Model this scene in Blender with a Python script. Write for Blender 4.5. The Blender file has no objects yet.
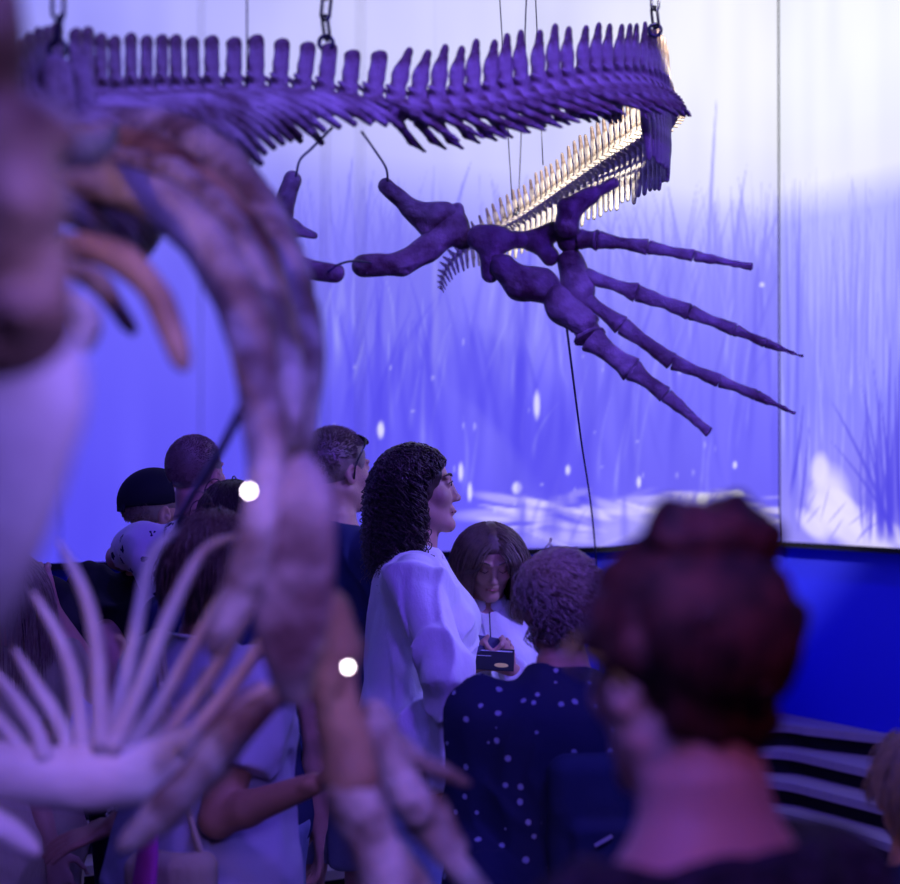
import bpy, math, random
import numpy as np
from mathutils import Vector, Matrix, Quaternion
random.seed(7)
RNG = np.random.default_rng(11)
SC = bpy.context.scene
COL = SC.collection
PI = math.pi
D2R = PI / 180
A = lambda *v: np.array(v, dtype=np.float64)

# ------------------------------------------------------------------ camera measures
CAM_Z = 1.7
FPX = 2000.0
PITCH = math.atan(28 / FPX)


def W(px, py, Y):
    """point at forward distance Y seen at photo pixel (px, py)"""
    u = (px - 450) / FPX
    v = (442 - py) / FPX
    dy = math.cos(PITCH) - v * math.sin(PITCH)
    dz = math.sin(PITCH) + v * math.cos(PITCH)
    t = Y / dy
    return A(u * t, Y, CAM_Z + dz * t)


def unit(v):
    v = np.asarray(v, float)
    return v / max(1e-9, np.linalg.norm(v))


def rot(axis, deg):
    return np.array(Matrix.Rotation(deg * D2R, 3, axis))


# ------------------------------------------------------------------ value noise
_LAT = RNG.random((32, 32, 32)).astype(np.float32) * 2 - 1


def vnoise(x, y, z, seed=0):
    x = np.asarray(x, np.float32) + seed * 7.31
    y = np.asarray(y, np.float32) + seed * 3.17
    z = np.asarray(z, np.float32) + seed * 5.73
    xi = np.floor(x).astype(np.int32); yi = np.floor(y).astype(np.int32); zi = np.floor(z).astype(np.int32)
    fx = x - xi; fy = y - yi; fz = z - zi
    fx = fx * fx * (3 - 2 * fx); fy = fy * fy * (3 - 2 * fy); fz = fz * fz * (3 - 2 * fz)
    r = 0
    for a in (0, 1):
        for b in (0, 1):
            for c in (0, 1):
                w = (fx if a else 1 - fx) * (fy if b else 1 - fy) * (fz if c else 1 - fz)
                r = r + w * _LAT[(xi + a) & 31, (yi + b) & 31, (zi + c) & 31]
    return r


# ------------------------------------------------------------------ implicit shapes
def axis(lo, hi, base, fine=()):
    pts = [lo]
    while pts[-1] < hi:
        h = base
        for a, b, g in fine:
            if a <= pts[-1] <= b:
                h = min(h, g)
        pts.append(pts[-1] + h)
    return np.array(pts, dtype=np.float32)


class Field:
    def __init__(s, lo, hi, res, fine=((), (), ())):
        s.ax = [axis(lo[i], hi[i], res, fine[i]) for i in range(3)]
        s.d = np.full([len(a) for a in s.ax], 1.0, np.float32)
        s.R = None; s.piv = A(0, 0, 0); s.T = A(0, 0, 0)
        s.pad = res * 2.5

    def frame(s, R=None, origin=(0, 0, 0)):
        """following shapes are given in a frame rotated by R and placed at origin"""
        s.R = None if R is None and tuple(origin) == (0, 0, 0) else (np.eye(3) if R is None else np.array(R))
        s.T = np.array(origin, float)

    def _block(s, lo, hi):
        lo = np.array(lo, float); hi = np.array(hi, float)
        if s.R is not None:
            cs = np.array([[(lo, hi)[a][0], (lo, hi)[b][1], (lo, hi)[c][2]] for a in (0, 1) for b in (0, 1) for c in (0, 1)])
            cs = cs @ s.R.T + s.T
            lo = cs.min(0); hi = cs.max(0)
        sl = []
        for i in range(3):
            a = max(0, np.searchsorted(s.ax[i], lo[i]) - 1); b = min(len(s.ax[i]), np.searchsorted(s.ax[i], hi[i]) + 1)
            if b <= a:
                return None
            sl.append(slice(a, b))
        X = s.ax[0][sl[0]][:, None, None]; Y = s.ax[1][sl[1]][None, :, None]; Z = s.ax[2][sl[2]][None, None, :]
        if s.R is not None:
            x = X - s.T[0]; y = Y - s.T[1]; z = Z - s.T[2]
            R = s.R.astype(np.float32)
            X = R[0, 0] * x + R[1, 0] * y + R[2, 0] * z
            Y = R[0, 1] * x + R[1, 1] * y + R[2, 1] * z
            Z = R[0, 2] * x + R[1, 2] * y + R[2, 2] * z
        return tuple(sl), X, Y, Z

    def _join(s, sl, q, k, op):
        d = s.d[sl]
        if op == 'sub':
            q = -q
            if k > 0:
                h = np.clip(0.5 - 0.5 * (d - q) / k, 0, 1)
                r = d * (1 - h) + q * h + k * h * (1 - h)
            else:
                r = np.maximum(d, q)
        else:
            if k > 0:
                h = np.clip(0.5 + 0.5 * (d - q) / k, 0, 1)
                r = d * (1 - h) + q * h - k * h * (1 - h)
            else:
                r = np.minimum(d, q)
        s.d[sl] = r

    def cap(s, p0, p1, r0, r1=None, k=0.01, op='add', flat=None, end=None):
        """tapered limb; flat=(normal, factor) thins it; end=True cuts it square at p1"""
        r1 = r0 if r1 is None else r1
        p0 = np.array(p0, float); p1 = np.array(p1, float)
        m = max(r0, r1) + k + s.pad
        b = s._block(np.minimum(p0, p1) - m, np.maximum(p0, p1) + m)
        if b is None: return
        sl, X, Y, Z = b
        ax = p1 - p0; L2 = float(ax @ ax) + 1e-12
        x = X - p0[0]; y = Y - p0[1]; z = Z - p0[2]
        t = (x * ax[0] + y * ax[1] + z * ax[2]) / L2
        tt = np.clip(t, 0, 1)
        dx = x - tt * ax[0]; dy = y - tt * ax[1]; dz = z - tt * ax[2]
        q2 = dx * dx + dy * dy + dz * dz
        if flat is not None:
            n = unit(flat[0]); f = flat[1]
            c = dx * n[0] + dy * n[1] + dz * n[2]
            q2 = q2 + c * c * (1 / f ** 2 - 1)
        q = np.sqrt(q2) - (r0 + (r1 - r0) * tt)
        if end:
            q = np.maximum(q, (t - 1) * math.sqrt(L2))
        s._join(sl, q, k, op)

    def chain(s, pts, rs, k=0.008, flat=None):
        for i in range(len(pts) - 1):
            s.cap(pts[i], pts[i + 1], rs[i], rs[i + 1], k, flat=flat)

    def ell(s, c, r, k=0.01, op='add', R=None):
        c = np.array(c, float); r = np.array(r, float) if np.ndim(r) else A(r, r, r)
        m = (max(r) if R is not None else r) + k + s.pad
        b = s._block(c - m, c + m)
        if b is None: return
        sl, X, Y, Z = b
        x = X - c[0]; y = Y - c[1]; z = Z - c[2]
        if R is not None:
            R = np.array(R)
            x, y, z = (R[0, 0] * x + R[1, 0] * y + R[2, 0] * z, R[0, 1] * x + R[1, 1] * y + R[2, 1] * z, R[0, 2] * x + R[1, 2] * y + R[2, 2] * z)
        k0 = np.sqrt((x / r[0]) ** 2 + (y / r[1]) ** 2 + (z / r[2]) ** 2)
        k1 = np.sqrt((x / r[0] ** 2) ** 2 + (y / r[1] ** 2) ** 2 + (z / r[2] ** 2) ** 2)
        q = np.where(k1 > 1e-6, k0 * (k0 - 1) / np.maximum(k1, 1e-6), -min(r))
        s._join(sl, q, k, op)

    def loft(s, tab, k=0.02, grow=0.0, op='add'):
        """tab rows: z, rx, ry, cx, cy (z rising)"""
        t = np.array(tab, float)
        m = k + s.pad + grow
        rx = t[:, 1].max() + abs(t[:, 3]).max() + m; ry = t[:, 2].max() + abs(t[:, 4]).max() + m
        b = s._block((-rx, -ry, t[0, 0] - m), (rx, ry, t[-1, 0] + m))
        sl, X, Y, Z = b
        zz = np.linspace(t[0, 0], t[-1, 0], 120)
        # smooth interpolation of the table
        def col(i):
            v = np.interp(zz, t[:, 0], t[:, i]); kk = np.ones(9) / 9
            vp = np.pad(v, 4, mode='edge')
            return np.convolve(vp, kk, 'valid')
        def at(i): return np.interp(Z, zz, col(i)).astype(np.float32)
        a = at(1) + grow; c = at(2) + grow
        e = np.sqrt(((X - at(3)) / a) ** 2 + ((Y - at(4)) / c) ** 2)
        q = (e - 1) * np.minimum(a, c)
        q = np.maximum(q, np.maximum(t[0, 0] - Z, Z - t[-1, 0]))
        s._join(sl, q, k, op)

    def box(s, c, h, r=0.005, k=0.0, op='add', R=None):
        c = np.array(c, float); m = float(np.linalg.norm(h)) + r + k + s.pad
        b = s._block(c - m, c + m)
        if b is None: return
        sl, X, Y, Z = b
        x = X - c[0]; y = Y - c[1]; z = Z - c[2]
        if R is not None:
            R = np.array(R)
            x, y, z = (R[0, 0] * x + R[1, 0] * y + R[2, 0] * z, R[0, 1] * x + R[1, 1] * y + R[2, 1] * z, R[0, 2] * x + R[1, 2] * y + R[2, 2] * z)
        qx = abs(x) - h[0] + r; qy = abs(y) - h[1] + r; qz = abs(z) - h[2] + r
        q = np.sqrt(np.maximum(qx, 0) ** 2 + np.maximum(qy, 0) ** 2 + np.maximum(qz, 0) ** 2) + np.minimum(np.maximum(qx, np.maximum(qy, qz)), 0) - r
        s._join(sl, q, k, op)

    def cut(s, p, n):
        """removes everything on the side the normal points to"""
        n = unit(n); p = np.array(p, float)
        q = (s.ax[0] * n[0])[:, None, None] + (s.ax[1] * n[1])[None, :, None] + (s.ax[2] * n[2])[None, None, :] - float(p @ n)
        s.d = np.maximum(s.d, q.astype(np.float32))

    def rough(s, amp, freq, seed=0, stretch=(1, 1, 1)):
        m = abs(s.d) < amp * 2.5 + s.pad
        I = np.nonzero(m)
        x = s.ax[0][I[0]] * freq * stretch[0]; y = s.ax[1][I[1]] * freq * stretch[1]; z = s.ax[2][I[2]] * freq * stretch[2]
        s.d[I] += amp * vnoise(x, y, z, seed)

    def folds(s, amp, freq, seed=0, R=None, stretch=(1, 1, 1), sharp=3.0):
        m = abs(s.d) < amp * 2 + s.pad
        I = np.nonzero(m)
        P = np.stack([s.ax[0][I[0]], s.ax[1][I[1]], s.ax[2][I[2]]], 1)
        warp = vnoise(P[:, 0] * 5, P[:, 1] * 5, P[:, 2] * 5, seed + 9) * .06
        P = P + warp[:, None]
        if R is not None: P = P @ np.asarray(R, np.float32)
        n = vnoise(P[:, 0] * freq * stretch[0], P[:, 1] * freq * stretch[1], P[:, 2] * freq * stretch[2], seed)
        s.d[I] -= amp * np.clip(1 - abs(n) * sharp, 0, 1) - amp * .3

    def mesh(s, name):
        d = s.d.copy()
        for i in range(3):   # closed at the border
            sl = [slice(None)] * 3
            for e in (0, -1):
                sl[i] = e
                d[tuple(sl)] = np.maximum(d[tuple(sl)], 1e-4)
        nx, ny, nz = d.shape
        ins = d < 0
        acc = np.zeros((nx - 1, ny - 1, nz - 1, 3), np.float32); cnt = np.zeros((nx - 1, ny - 1, nz - 1), np.float32)
        faces = []
        cross = {}
        for a in range(3):
            s0 = [slice(None)] * 3; s1 = [slice(None)] * 3
            s0[a] = slice(0, -1); s1[a] = slice(1, None)
            m = ins[tuple(s0)] != ins[tuple(s1)]
            I = np.array(np.nonzero(m))
            if I.shape[1] == 0: continue
            J = I.copy(); J[a] += 1
            d0 = d[tuple(I)]; d1 = d[tuple(J)]
            t = d0 / (d0 - d1)
            pos = np.stack([s.ax[c][I[c]] for c in range(3)], 1).astype(np.float32)
            pos[:, a] += t * (s.ax[a][J[a]] - s.ax[a][I[a]])
            b, c = (a + 1) % 3, (a + 2) % 3
            for ob in (0, -1):
                for oc in (0, -1):
                    K = I.copy(); K[b] += ob; K[c] += oc
                    ok = (K[b] >= 0) & (K[c] >= 0) & (K[b] < d.shape[b] - 1) & (K[c] < d.shape[c] - 1)
                    Kt = tuple(K[:, ok])
                    np.add.at(acc, Kt, pos[ok]); np.add.at(cnt, Kt, 1)
            cross[a] = (I, d0 < 0)
        vm = cnt > 0
        idx = np.full(cnt.shape, -1, np.int64)
        n = int(vm.sum()); idx[vm] = np.arange(n)
        V = acc[vm] / cnt[vm][:, None]
        for a, (I, pos) in cross.items():
            b, c = (a + 1) % 3, (a + 2) % 3
            ok = (I[b] > 0) & (I[c] > 0) & (I[b] < d.shape[b] - 1) & (I[c] < d.shape[c] - 1)
            I = I[:, ok]; pos = pos[ok]
            q = []
            for ob, oc in ((-1, -1), (0, -1), (0, 0), (-1, 0)):
                K = I.copy(); K[b] += ob; K[c] += oc
                q.append(idx[tuple(K)])
            q = np.stack(q, 1)
            q[~pos] = q[~pos][:, ::-1]
            faces.append(q)
        return raw_mesh(name, V, np.concatenate(faces) if faces else np.zeros((0, 4), int))


def raw_mesh(name, V, Fq, smooth=True):
    me = bpy.data.meshes.new(name)
    V = np.ascontiguousarray(V, np.float32); Fq = np.ascontiguousarray(Fq, np.int32)
    n, k = Fq.shape
    me.vertices.add(len(V)); me.vertices.foreach_set('co', V.ravel())
    me.loops.add(n * k); me.loops.foreach_set('vertex_index', Fq.ravel())
    me.polygons.add(n)
    me.polygons.foreach_set('loop_start', np.arange(0, n * k, k, dtype=np.int32))
    me.polygons.foreach_set('loop_total', np.full(n, k, np.int32))
    me.update(calc_edges=True)
    me.polygons.foreach_set('use_smooth', np.full(n, smooth))
    return me


def tubes(name, paths, radii, sides=6, caps=True):
    """many tapered tubes in one mesh. paths: list of (n,3); radii: list of (n,) or float"""
    VV = []; FF = []; off = 0
    ang = np.arange(sides) * 2 * PI / sides
    for P, r in zip(paths, radii):
        P = np.asarray(P, float); n = len(P)
        r = np.full(n, r, float) if np.ndim(r) == 0 else np.asarray(r, float)
        T = np.gradient(P, axis=0); T /= np.maximum(np.linalg.norm(T, axis=1), 1e-9)[:, None]
        up = A(0.31, 0.17, 0.93) if abs(T[0] @ A(0.31, 0.17, 0.93)) < .9 else A(1, 0, 0)
        N = np.zeros_like(P); nn = up - (up @ T[0]) * T[0]; N[0] = unit(nn)
        for i in range(1, n):
            nn = N[i - 1] - (N[i - 1] @ T[i]) * T[i]
            N[i] = nn / max(1e-9, np.linalg.norm(nn))
        B = np.cross(T, N)
        V = P[:, None, :] + r[:, None, None] * (np.cos(ang)[None, :, None] * N[:, None, :] + np.sin(ang)[None, :, None] * B[:, None, :])
        V = V.reshape(-1, 3)
        i = np.arange(n - 1)[:, None] * sides; j = np.arange(sides)[None, :]; j2 = (j + 1) % sides
        F = np.stack([i + j, i + j2, i + sides + j2, i + sides + j], -1).reshape(-1, 4) + off
        if caps:
            V = np.concatenate([V, P[:1] - T[:1] * r[0] * .4, P[-1:] + T[-1:] * r[-1] * .4])
            c0 = off + n * sides; c1 = c0 + 1
            jj = np.arange(sides); k2 = (jj + 1) % sides
            F0 = np.stack([np.full(sides, c0), off + k2, off + jj, off + jj], 1)
            F1 = np.stack([np.full(sides, c1), off + (n - 1) * sides + jj, off + (n - 1) * sides + k2, off + (n - 1) * sides + k2], 1)
            FT = np.concatenate([F0, F1])[:, :3]
        VV.append(V); FF.append((F, FT if caps else None)); off += len(V)
    V = np.concatenate(VV)
    F4 = np.concatenate([f[0] for f in FF])
    F3 = np.concatenate([f[1] for f in FF if f[1] is not None]) if caps else np.zeros((0, 3), int)
    me = bpy.data.meshes.new(name)
    me.vertices.add(len(V)); me.vertices.foreach_set('co', V.astype(np.float32).ravel())
    L = np.concatenate([F4.ravel(), F3.ravel()]).astype(np.int32)
    me.loops.add(len(L)); me.loops.foreach_set('vertex_index', L)
    me.polygons.add(len(F4) + len(F3))
    st = np.concatenate([np.arange(len(F4)) * 4, len(F4) * 4 + np.arange(len(F3)) * 3]).astype(np.int32)
    tt = np.concatenate([np.full(len(F4), 4), np.full(len(F3), 3)]).astype(np.int32)
    me.polygons.foreach_set('loop_start', st); me.polygons.foreach_set('loop_total', tt)
    me.update(calc_edges=True)
    me.polygons.foreach_set('use_smooth', np.ones(len(st), bool))
    return me


def spline(pts, n=40):
    P = np.asarray(pts, float); m = len(P)
    Q = np.vstack([2 * P[0] - P[1], P, 2 * P[-1] - P[-2]])
    out = []
    for t in np.linspace(0, m - 1 - 1e-6, n):
        i = int(t); f = t - i
        p0, p1, p2, p3 = Q[i], Q[i + 1], Q[i + 2], Q[i + 3]
        out.append(0.5 * ((2 * p1) + (-p0 + p2) * f + (2 * p0 - 5 * p1 + 4 * p2 - p3) * f * f + (-p0 + 3 * p1 - 3 * p2 + p3) * f ** 3))
    return np.array(out)


def quad_mesh(name, V, F):
    me = bpy.data.meshes.new(name); me.from_pydata([tuple(v) for v in V], [], F); me.update(); return me


def prism(name, poly, z0, z1):
    n = len(poly)
    V = [(x, y, z0) for x, y in poly] + [(x, y, z1) for x, y in poly]
    F = [list(range(n))[::-1], list(range(n, 2 * n))] + [[i, (i + 1) % n, n + (i + 1) % n, n + i] for i in range(n)]
    return quad_mesh(name, V, F)


# ------------------------------------------------------------------ objects
def put(name, me, m=None, parent=None, base=None):
    """links a mesh. Under a parent at rest the mesh stays in world coordinates when base is given"""
    o = bpy.data.objects.new(name, me); COL.objects.link(o)
    if m is not None:
        if len(me.materials) == 0: me.materials.append(m)
        else: me.materials[0] = m
    if parent is not None:
        o.parent = parent
        if base is not None: o.location = -Vector(base)
    return o


def tag(o, label, cat, group=None, kind=None):
    if label: o['label'] = label
    if cat: o['category'] = cat
    if group: o['group'] = group
    if kind: o['kind'] = kind
    return o


def thing(name, label, cat, loc=(0, 0, 0), rz=0, group=None, scale=1):
    o = bpy.data.objects.new(name, None); COL.objects.link(o)
    o.empty_display_size = .1
    o.location = loc; o.rotation_euler = (0, 0, rz); o.scale = (scale,) * 3
    return tag(o, label, cat, group)


def struct(name, me, m):
    o = put(name, me, m); o['kind'] = 'structure'; return o


# ------------------------------------------------------------------ materials
def mat(name, col, rough=.7, spec=.4, metal=0, bump=None, vary=None, emit=None, sheen=0, sss=0, dots=None):
    m = bpy.data.materials.new(name); m.use_nodes = True
    nt = m.node_tree; N = nt.nodes; L = nt.links; b = N['Principled BSDF']
    b.inputs['Base Color'].default_value = (*col, 1); b.inputs['Roughness'].default_value = rough
    b.inputs['Specular IOR Level'].default_value = spec; b.inputs['Metallic'].default_value = metal
    if sheen: b.inputs['Sheen Weight'].default_value = sheen
    if sss:
        b.inputs['Subsurface Weight'].default_value = sss; b.inputs['Subsurface Radius'].default_value = (.012, .005, .003)
    tc = N.new('ShaderNodeTexCoord')
    out = None
    if vary:   # (second colour, scale, contrast, stretch)
        c2, sc, con = vary[:3]; st = vary[3] if len(vary) > 3 else (1, 1, 1)
        mp = N.new('ShaderNodeMapping'); mp.inputs['Scale'].default_value = st; L.new(tc.outputs['Object'], mp.inputs[0])
        no = N.new('ShaderNodeTexNoise'); no.inputs['Scale'].default_value = sc; no.inputs['Detail'].default_value = 6
        L.new(mp.outputs[0], no.inputs['Vector'])
        cr = N.new('ShaderNodeValToRGB'); cr.color_ramp.elements[0].position = .5 - con; cr.color_ramp.elements[1].position = .5 + con
        cr.color_ramp.elements[0].color = (*c2, 1); cr.color_ramp.elements[1].color = (*col, 1)
        L.new(no.outputs['Fac'], cr.inputs[0]); out = cr.outputs[0]
    if dots:   # (colour, scale, size, seed warp)
        dc, sc, size, warp = dots
        vo = N.new('ShaderNodeTexVoronoi'); vo.inputs['Scale'].default_value = sc; vo.inputs['Randomness'].default_value = .75
        src = tc.outputs['Object']
        if warp:
            n2 = N.new('ShaderNodeTexNoise'); n2.inputs['Scale'].default_value = sc * 2.2; L.new(src, n2.inputs['Vector'])
            mx = N.new('ShaderNodeVectorMath'); mx.operation = 'SCALE'; mx.inputs['Scale'].default_value = warp
            L.new(n2.outputs['Color'], mx.inputs[0])
            ad = N.new('ShaderNodeVectorMath'); ad.operation = 'ADD'; L.new(src, ad.inputs[0]); L.new(mx.outputs[0], ad.inputs[1])
            src = ad.outputs[0]
        L.new(src, vo.inputs['Vector'])
        lt = N.new('ShaderNodeMath'); lt.operation = 'LESS_THAN'; lt.inputs[1].default_value = size
        L.new(vo.outputs['Distance'], lt.inputs[0])
        mi = N.new('ShaderNodeMix'); mi.data_type = 'RGBA'
        mi.inputs['A'].default_value = (*col, 1); mi.inputs['B'].default_value = (*dc, 1)
        if out: L.new(out, mi.inputs['A'])
        L.new(lt.outputs[0], mi.inputs['Factor']); out = mi.outputs['Result']
    if out: L.new(out, b.inputs['Base Color'])
    if bump:   # (scale, strength, stretch)
        mp = N.new('ShaderNodeMapping'); mp.inputs['Scale'].default_value = bump[2] if len(bump) > 2 else (1, 1, 1)
        L.new(tc.outputs['Object'], mp.inputs[0])
        no = N.new('ShaderNodeTexNoise'); no.inputs['Scale'].default_value = bump[0]; no.inputs['Detail'].default_value = 5
        L.new(mp.outputs[0], no.inputs['Vector'])
        bu = N.new('ShaderNodeBump'); bu.inputs['Strength'].default_value = bump[1]; bu.inputs['Distance'].default_value = .01
        L.new(no.outputs['Fac'], bu.inputs['Height']); L.new(bu.outputs[0], b.inputs['Normal'])
    if emit:
        b.inputs['Emission Color'].default_value = (*emit[0], 1); b.inputs['Emission Strength'].default_value = emit[1]
    return m


BONE = mat('fossil_bone', (.58, .51, .46), .6, .35, bump=(60, .9), vary=((.17, .11, .09), 13, .13))
BONE2 = mat('brown_fossil_bone', (.50, .33, .20), .6, .35, bump=(45, .5), vary=((.13, .06, .04), 9, .13))
BONEP = mat('pale_bone', (.82, .76, .74), .5, .4, bump=(50, .25), vary=((.58, .48, .46), 8, .2))
BONEF = mat('limb_bone', (.42, .34, .32), .5, .35, bump=(50, .9), vary=((.13, .07, .07), 14, .13))
STEEL = mat('dark_steel', (.06, .06, .08), .4, .5, .8)
WIRE = mat('steel_wire', (.04, .04, .08), .4, .5, .6)
SKIN = mat('skin', (.60, .36, .27), .5, .4, sss=.08, vary=((.52, .27, .2), 20, .3))
SKIN2 = mat('tanned_skin', (.46, .24, .16), .5, .4, sss=.05, vary=((.40, .19, .13), 20, .3))
EYEM = mat('eye', (.05, .03, .03), .15, .5)
LIP = mat('lip', (.42, .14, .13), .45, .4)
JEANS = mat('denim', (.34, .42, .58), .85, .2, bump=(300, .2), vary=((.20, .26, .42), 24, .25))
SHOEM = mat('shoe_leather', (.05, .05, .055), .5, .4)
SHIRTW = mat('white_cotton', (.80, .80, .82), .85, .15, bump=(14, 1.0, (1, 1, .5)))
WALLB = mat('blue_wall_paint', (.03, .035, .75), .8, .2, bump=(120, .08))
FLOORM = mat('dark_floor', (.05, .05, .06), .5, .4, vary=((.035, .035, .045), 3, .3))
DARK = mat('black_ceiling', (.012, .012, .016), .9, .1)
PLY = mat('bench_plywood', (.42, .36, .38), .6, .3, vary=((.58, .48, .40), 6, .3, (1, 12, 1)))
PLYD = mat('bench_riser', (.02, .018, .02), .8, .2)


def hairmat(name, c, c2):
    return mat(name, c, .42, .5, vary=(c2, 55, .3))


# ------------------------------------------------------------------ room
CX, CY = 1.485, 9.0                          # the corner of the two screens
dL = unit(A(-2.835, -2.10, 0)); dR = unit(A(.36, -.80, 0))
nL = A(-dL[1], dL[0], 0); nL = nL if nL[1] < 0 else -nL      # towards the room
nR = A(-dR[1], dR[0], 0); nR = nR if nR[0] < 0 else -nR
CORNER = A(CX, CY, 0)
BZ = 1.38; TZ = 4.46; CEIL = 4.7
LL, LR = 5.6, 3.3


def line_x(p, d, q, e):
    M = np.array([[d[0], -e[0]], [d[1], -e[1]]]); s_ = np.linalg.solve(M, (q - p)[:2]); return p + d * s_[0]


bL = CORNER - nL * .10; bR = CORNER - nR * .10
C2 = line_x(bL, dL, bR, dR)
EL = bL + dL * (LL + .0); ER = bR + dR * (LR + .0)
tL = -nL; tR = -nR
C3 = line_x(bL + tL * .15, dL, bR + tR * .15, dR)


def wallslab(name, a, b, a2, b2, z0, z1, m):
    return struct(name, prism(name, [(a[0], a[1]), (b[0], b[1]), (b2[0], b2[1]), (a2[0], a2[1])], z0, z1), m)


wallslab('wall_left', C2, EL, C3, EL + tL * .15, 0, CEIL, WALLB)
wallslab('wall_right', C2, ER, C3, ER + tR * .15, 0, CEIL, WALLB)
# rest of the hall behind and beside the photographer
XW0, XW1, YB = EL[0], ER[0], -3.0
wallslab('wall_side_west', A(XW0, YB, 0), A(XW0, EL[1], 0), A(XW0 - .15, YB, 0), A(XW0 - .15, EL[1], 0), 0, CEIL, DARK)
wallslab('wall_side_east', A(XW1, YB, 0), A(XW1, ER[1], 0), A(XW1 + .15, YB, 0), A(XW1 + .15, ER[1], 0), 0, CEIL, DARK)
wallslab('wall_back', A(XW0, YB, 0), A(XW1, YB, 0), A(XW0, YB - .15, 0), A(XW1, YB - .15, 0), 0, CEIL, DARK)
poly = [(XW0 - .15, YB - .15), (XW1 + .15, YB - .15), (XW1 + .15, ER[1]), (C3[0], C3[1]), (XW0 - .15, EL[1] + .1)]
struct('floor', prism('floor', poly, -.1, 0), FLOORM)
struct('ceiling', prism('ceiling', poly, CEIL, CEIL + .1), DARK)


# ------------------------------------------------------------------ the two screens
def mat_screen():
    m = bpy.data.materials.new('lit_screen_picture'); m.use_nodes = True
    nt = m.node_tree; N = nt.nodes; L = nt.links
    b = N['Principled BSDF']; b.inputs['Base Color'].default_value = (.02, .02, .02, 1); b.inputs['Roughness'].default_value = .6
    at = N.new('ShaderNodeAttribute'); at.attribute_name = 'picture'
    L.new(at.outputs['Color'], b.inputs['Emission Color']); b.inputs['Emission Strength'].default_value = 1
    return m


SCREENM = mat_screen()


def s2l(c):
    c = np.asarray(c, float) / 255
    return np.where(c <= .04045, c / 12.92, ((c + .055) / 1.055) ** 2.4)


def wall_hit(px, py, d, n):
    """place on the screen (metres along it from the corner, height) seen at a photo pixel"""
    p = W(px, py, 1.0); o = A(0, 0, CAM_Z); r = p - o
    t = ((CORNER - o) @ n) / (r @ n); q = o + r * t
    return (q - CORNER) @ d, q[2]


def ramp(x, xs, cs):
    cs = np.asarray(cs, float)
    return np.stack([np.interp(x, xs, cs[:, i]) for i in range(3)], -1)


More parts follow.
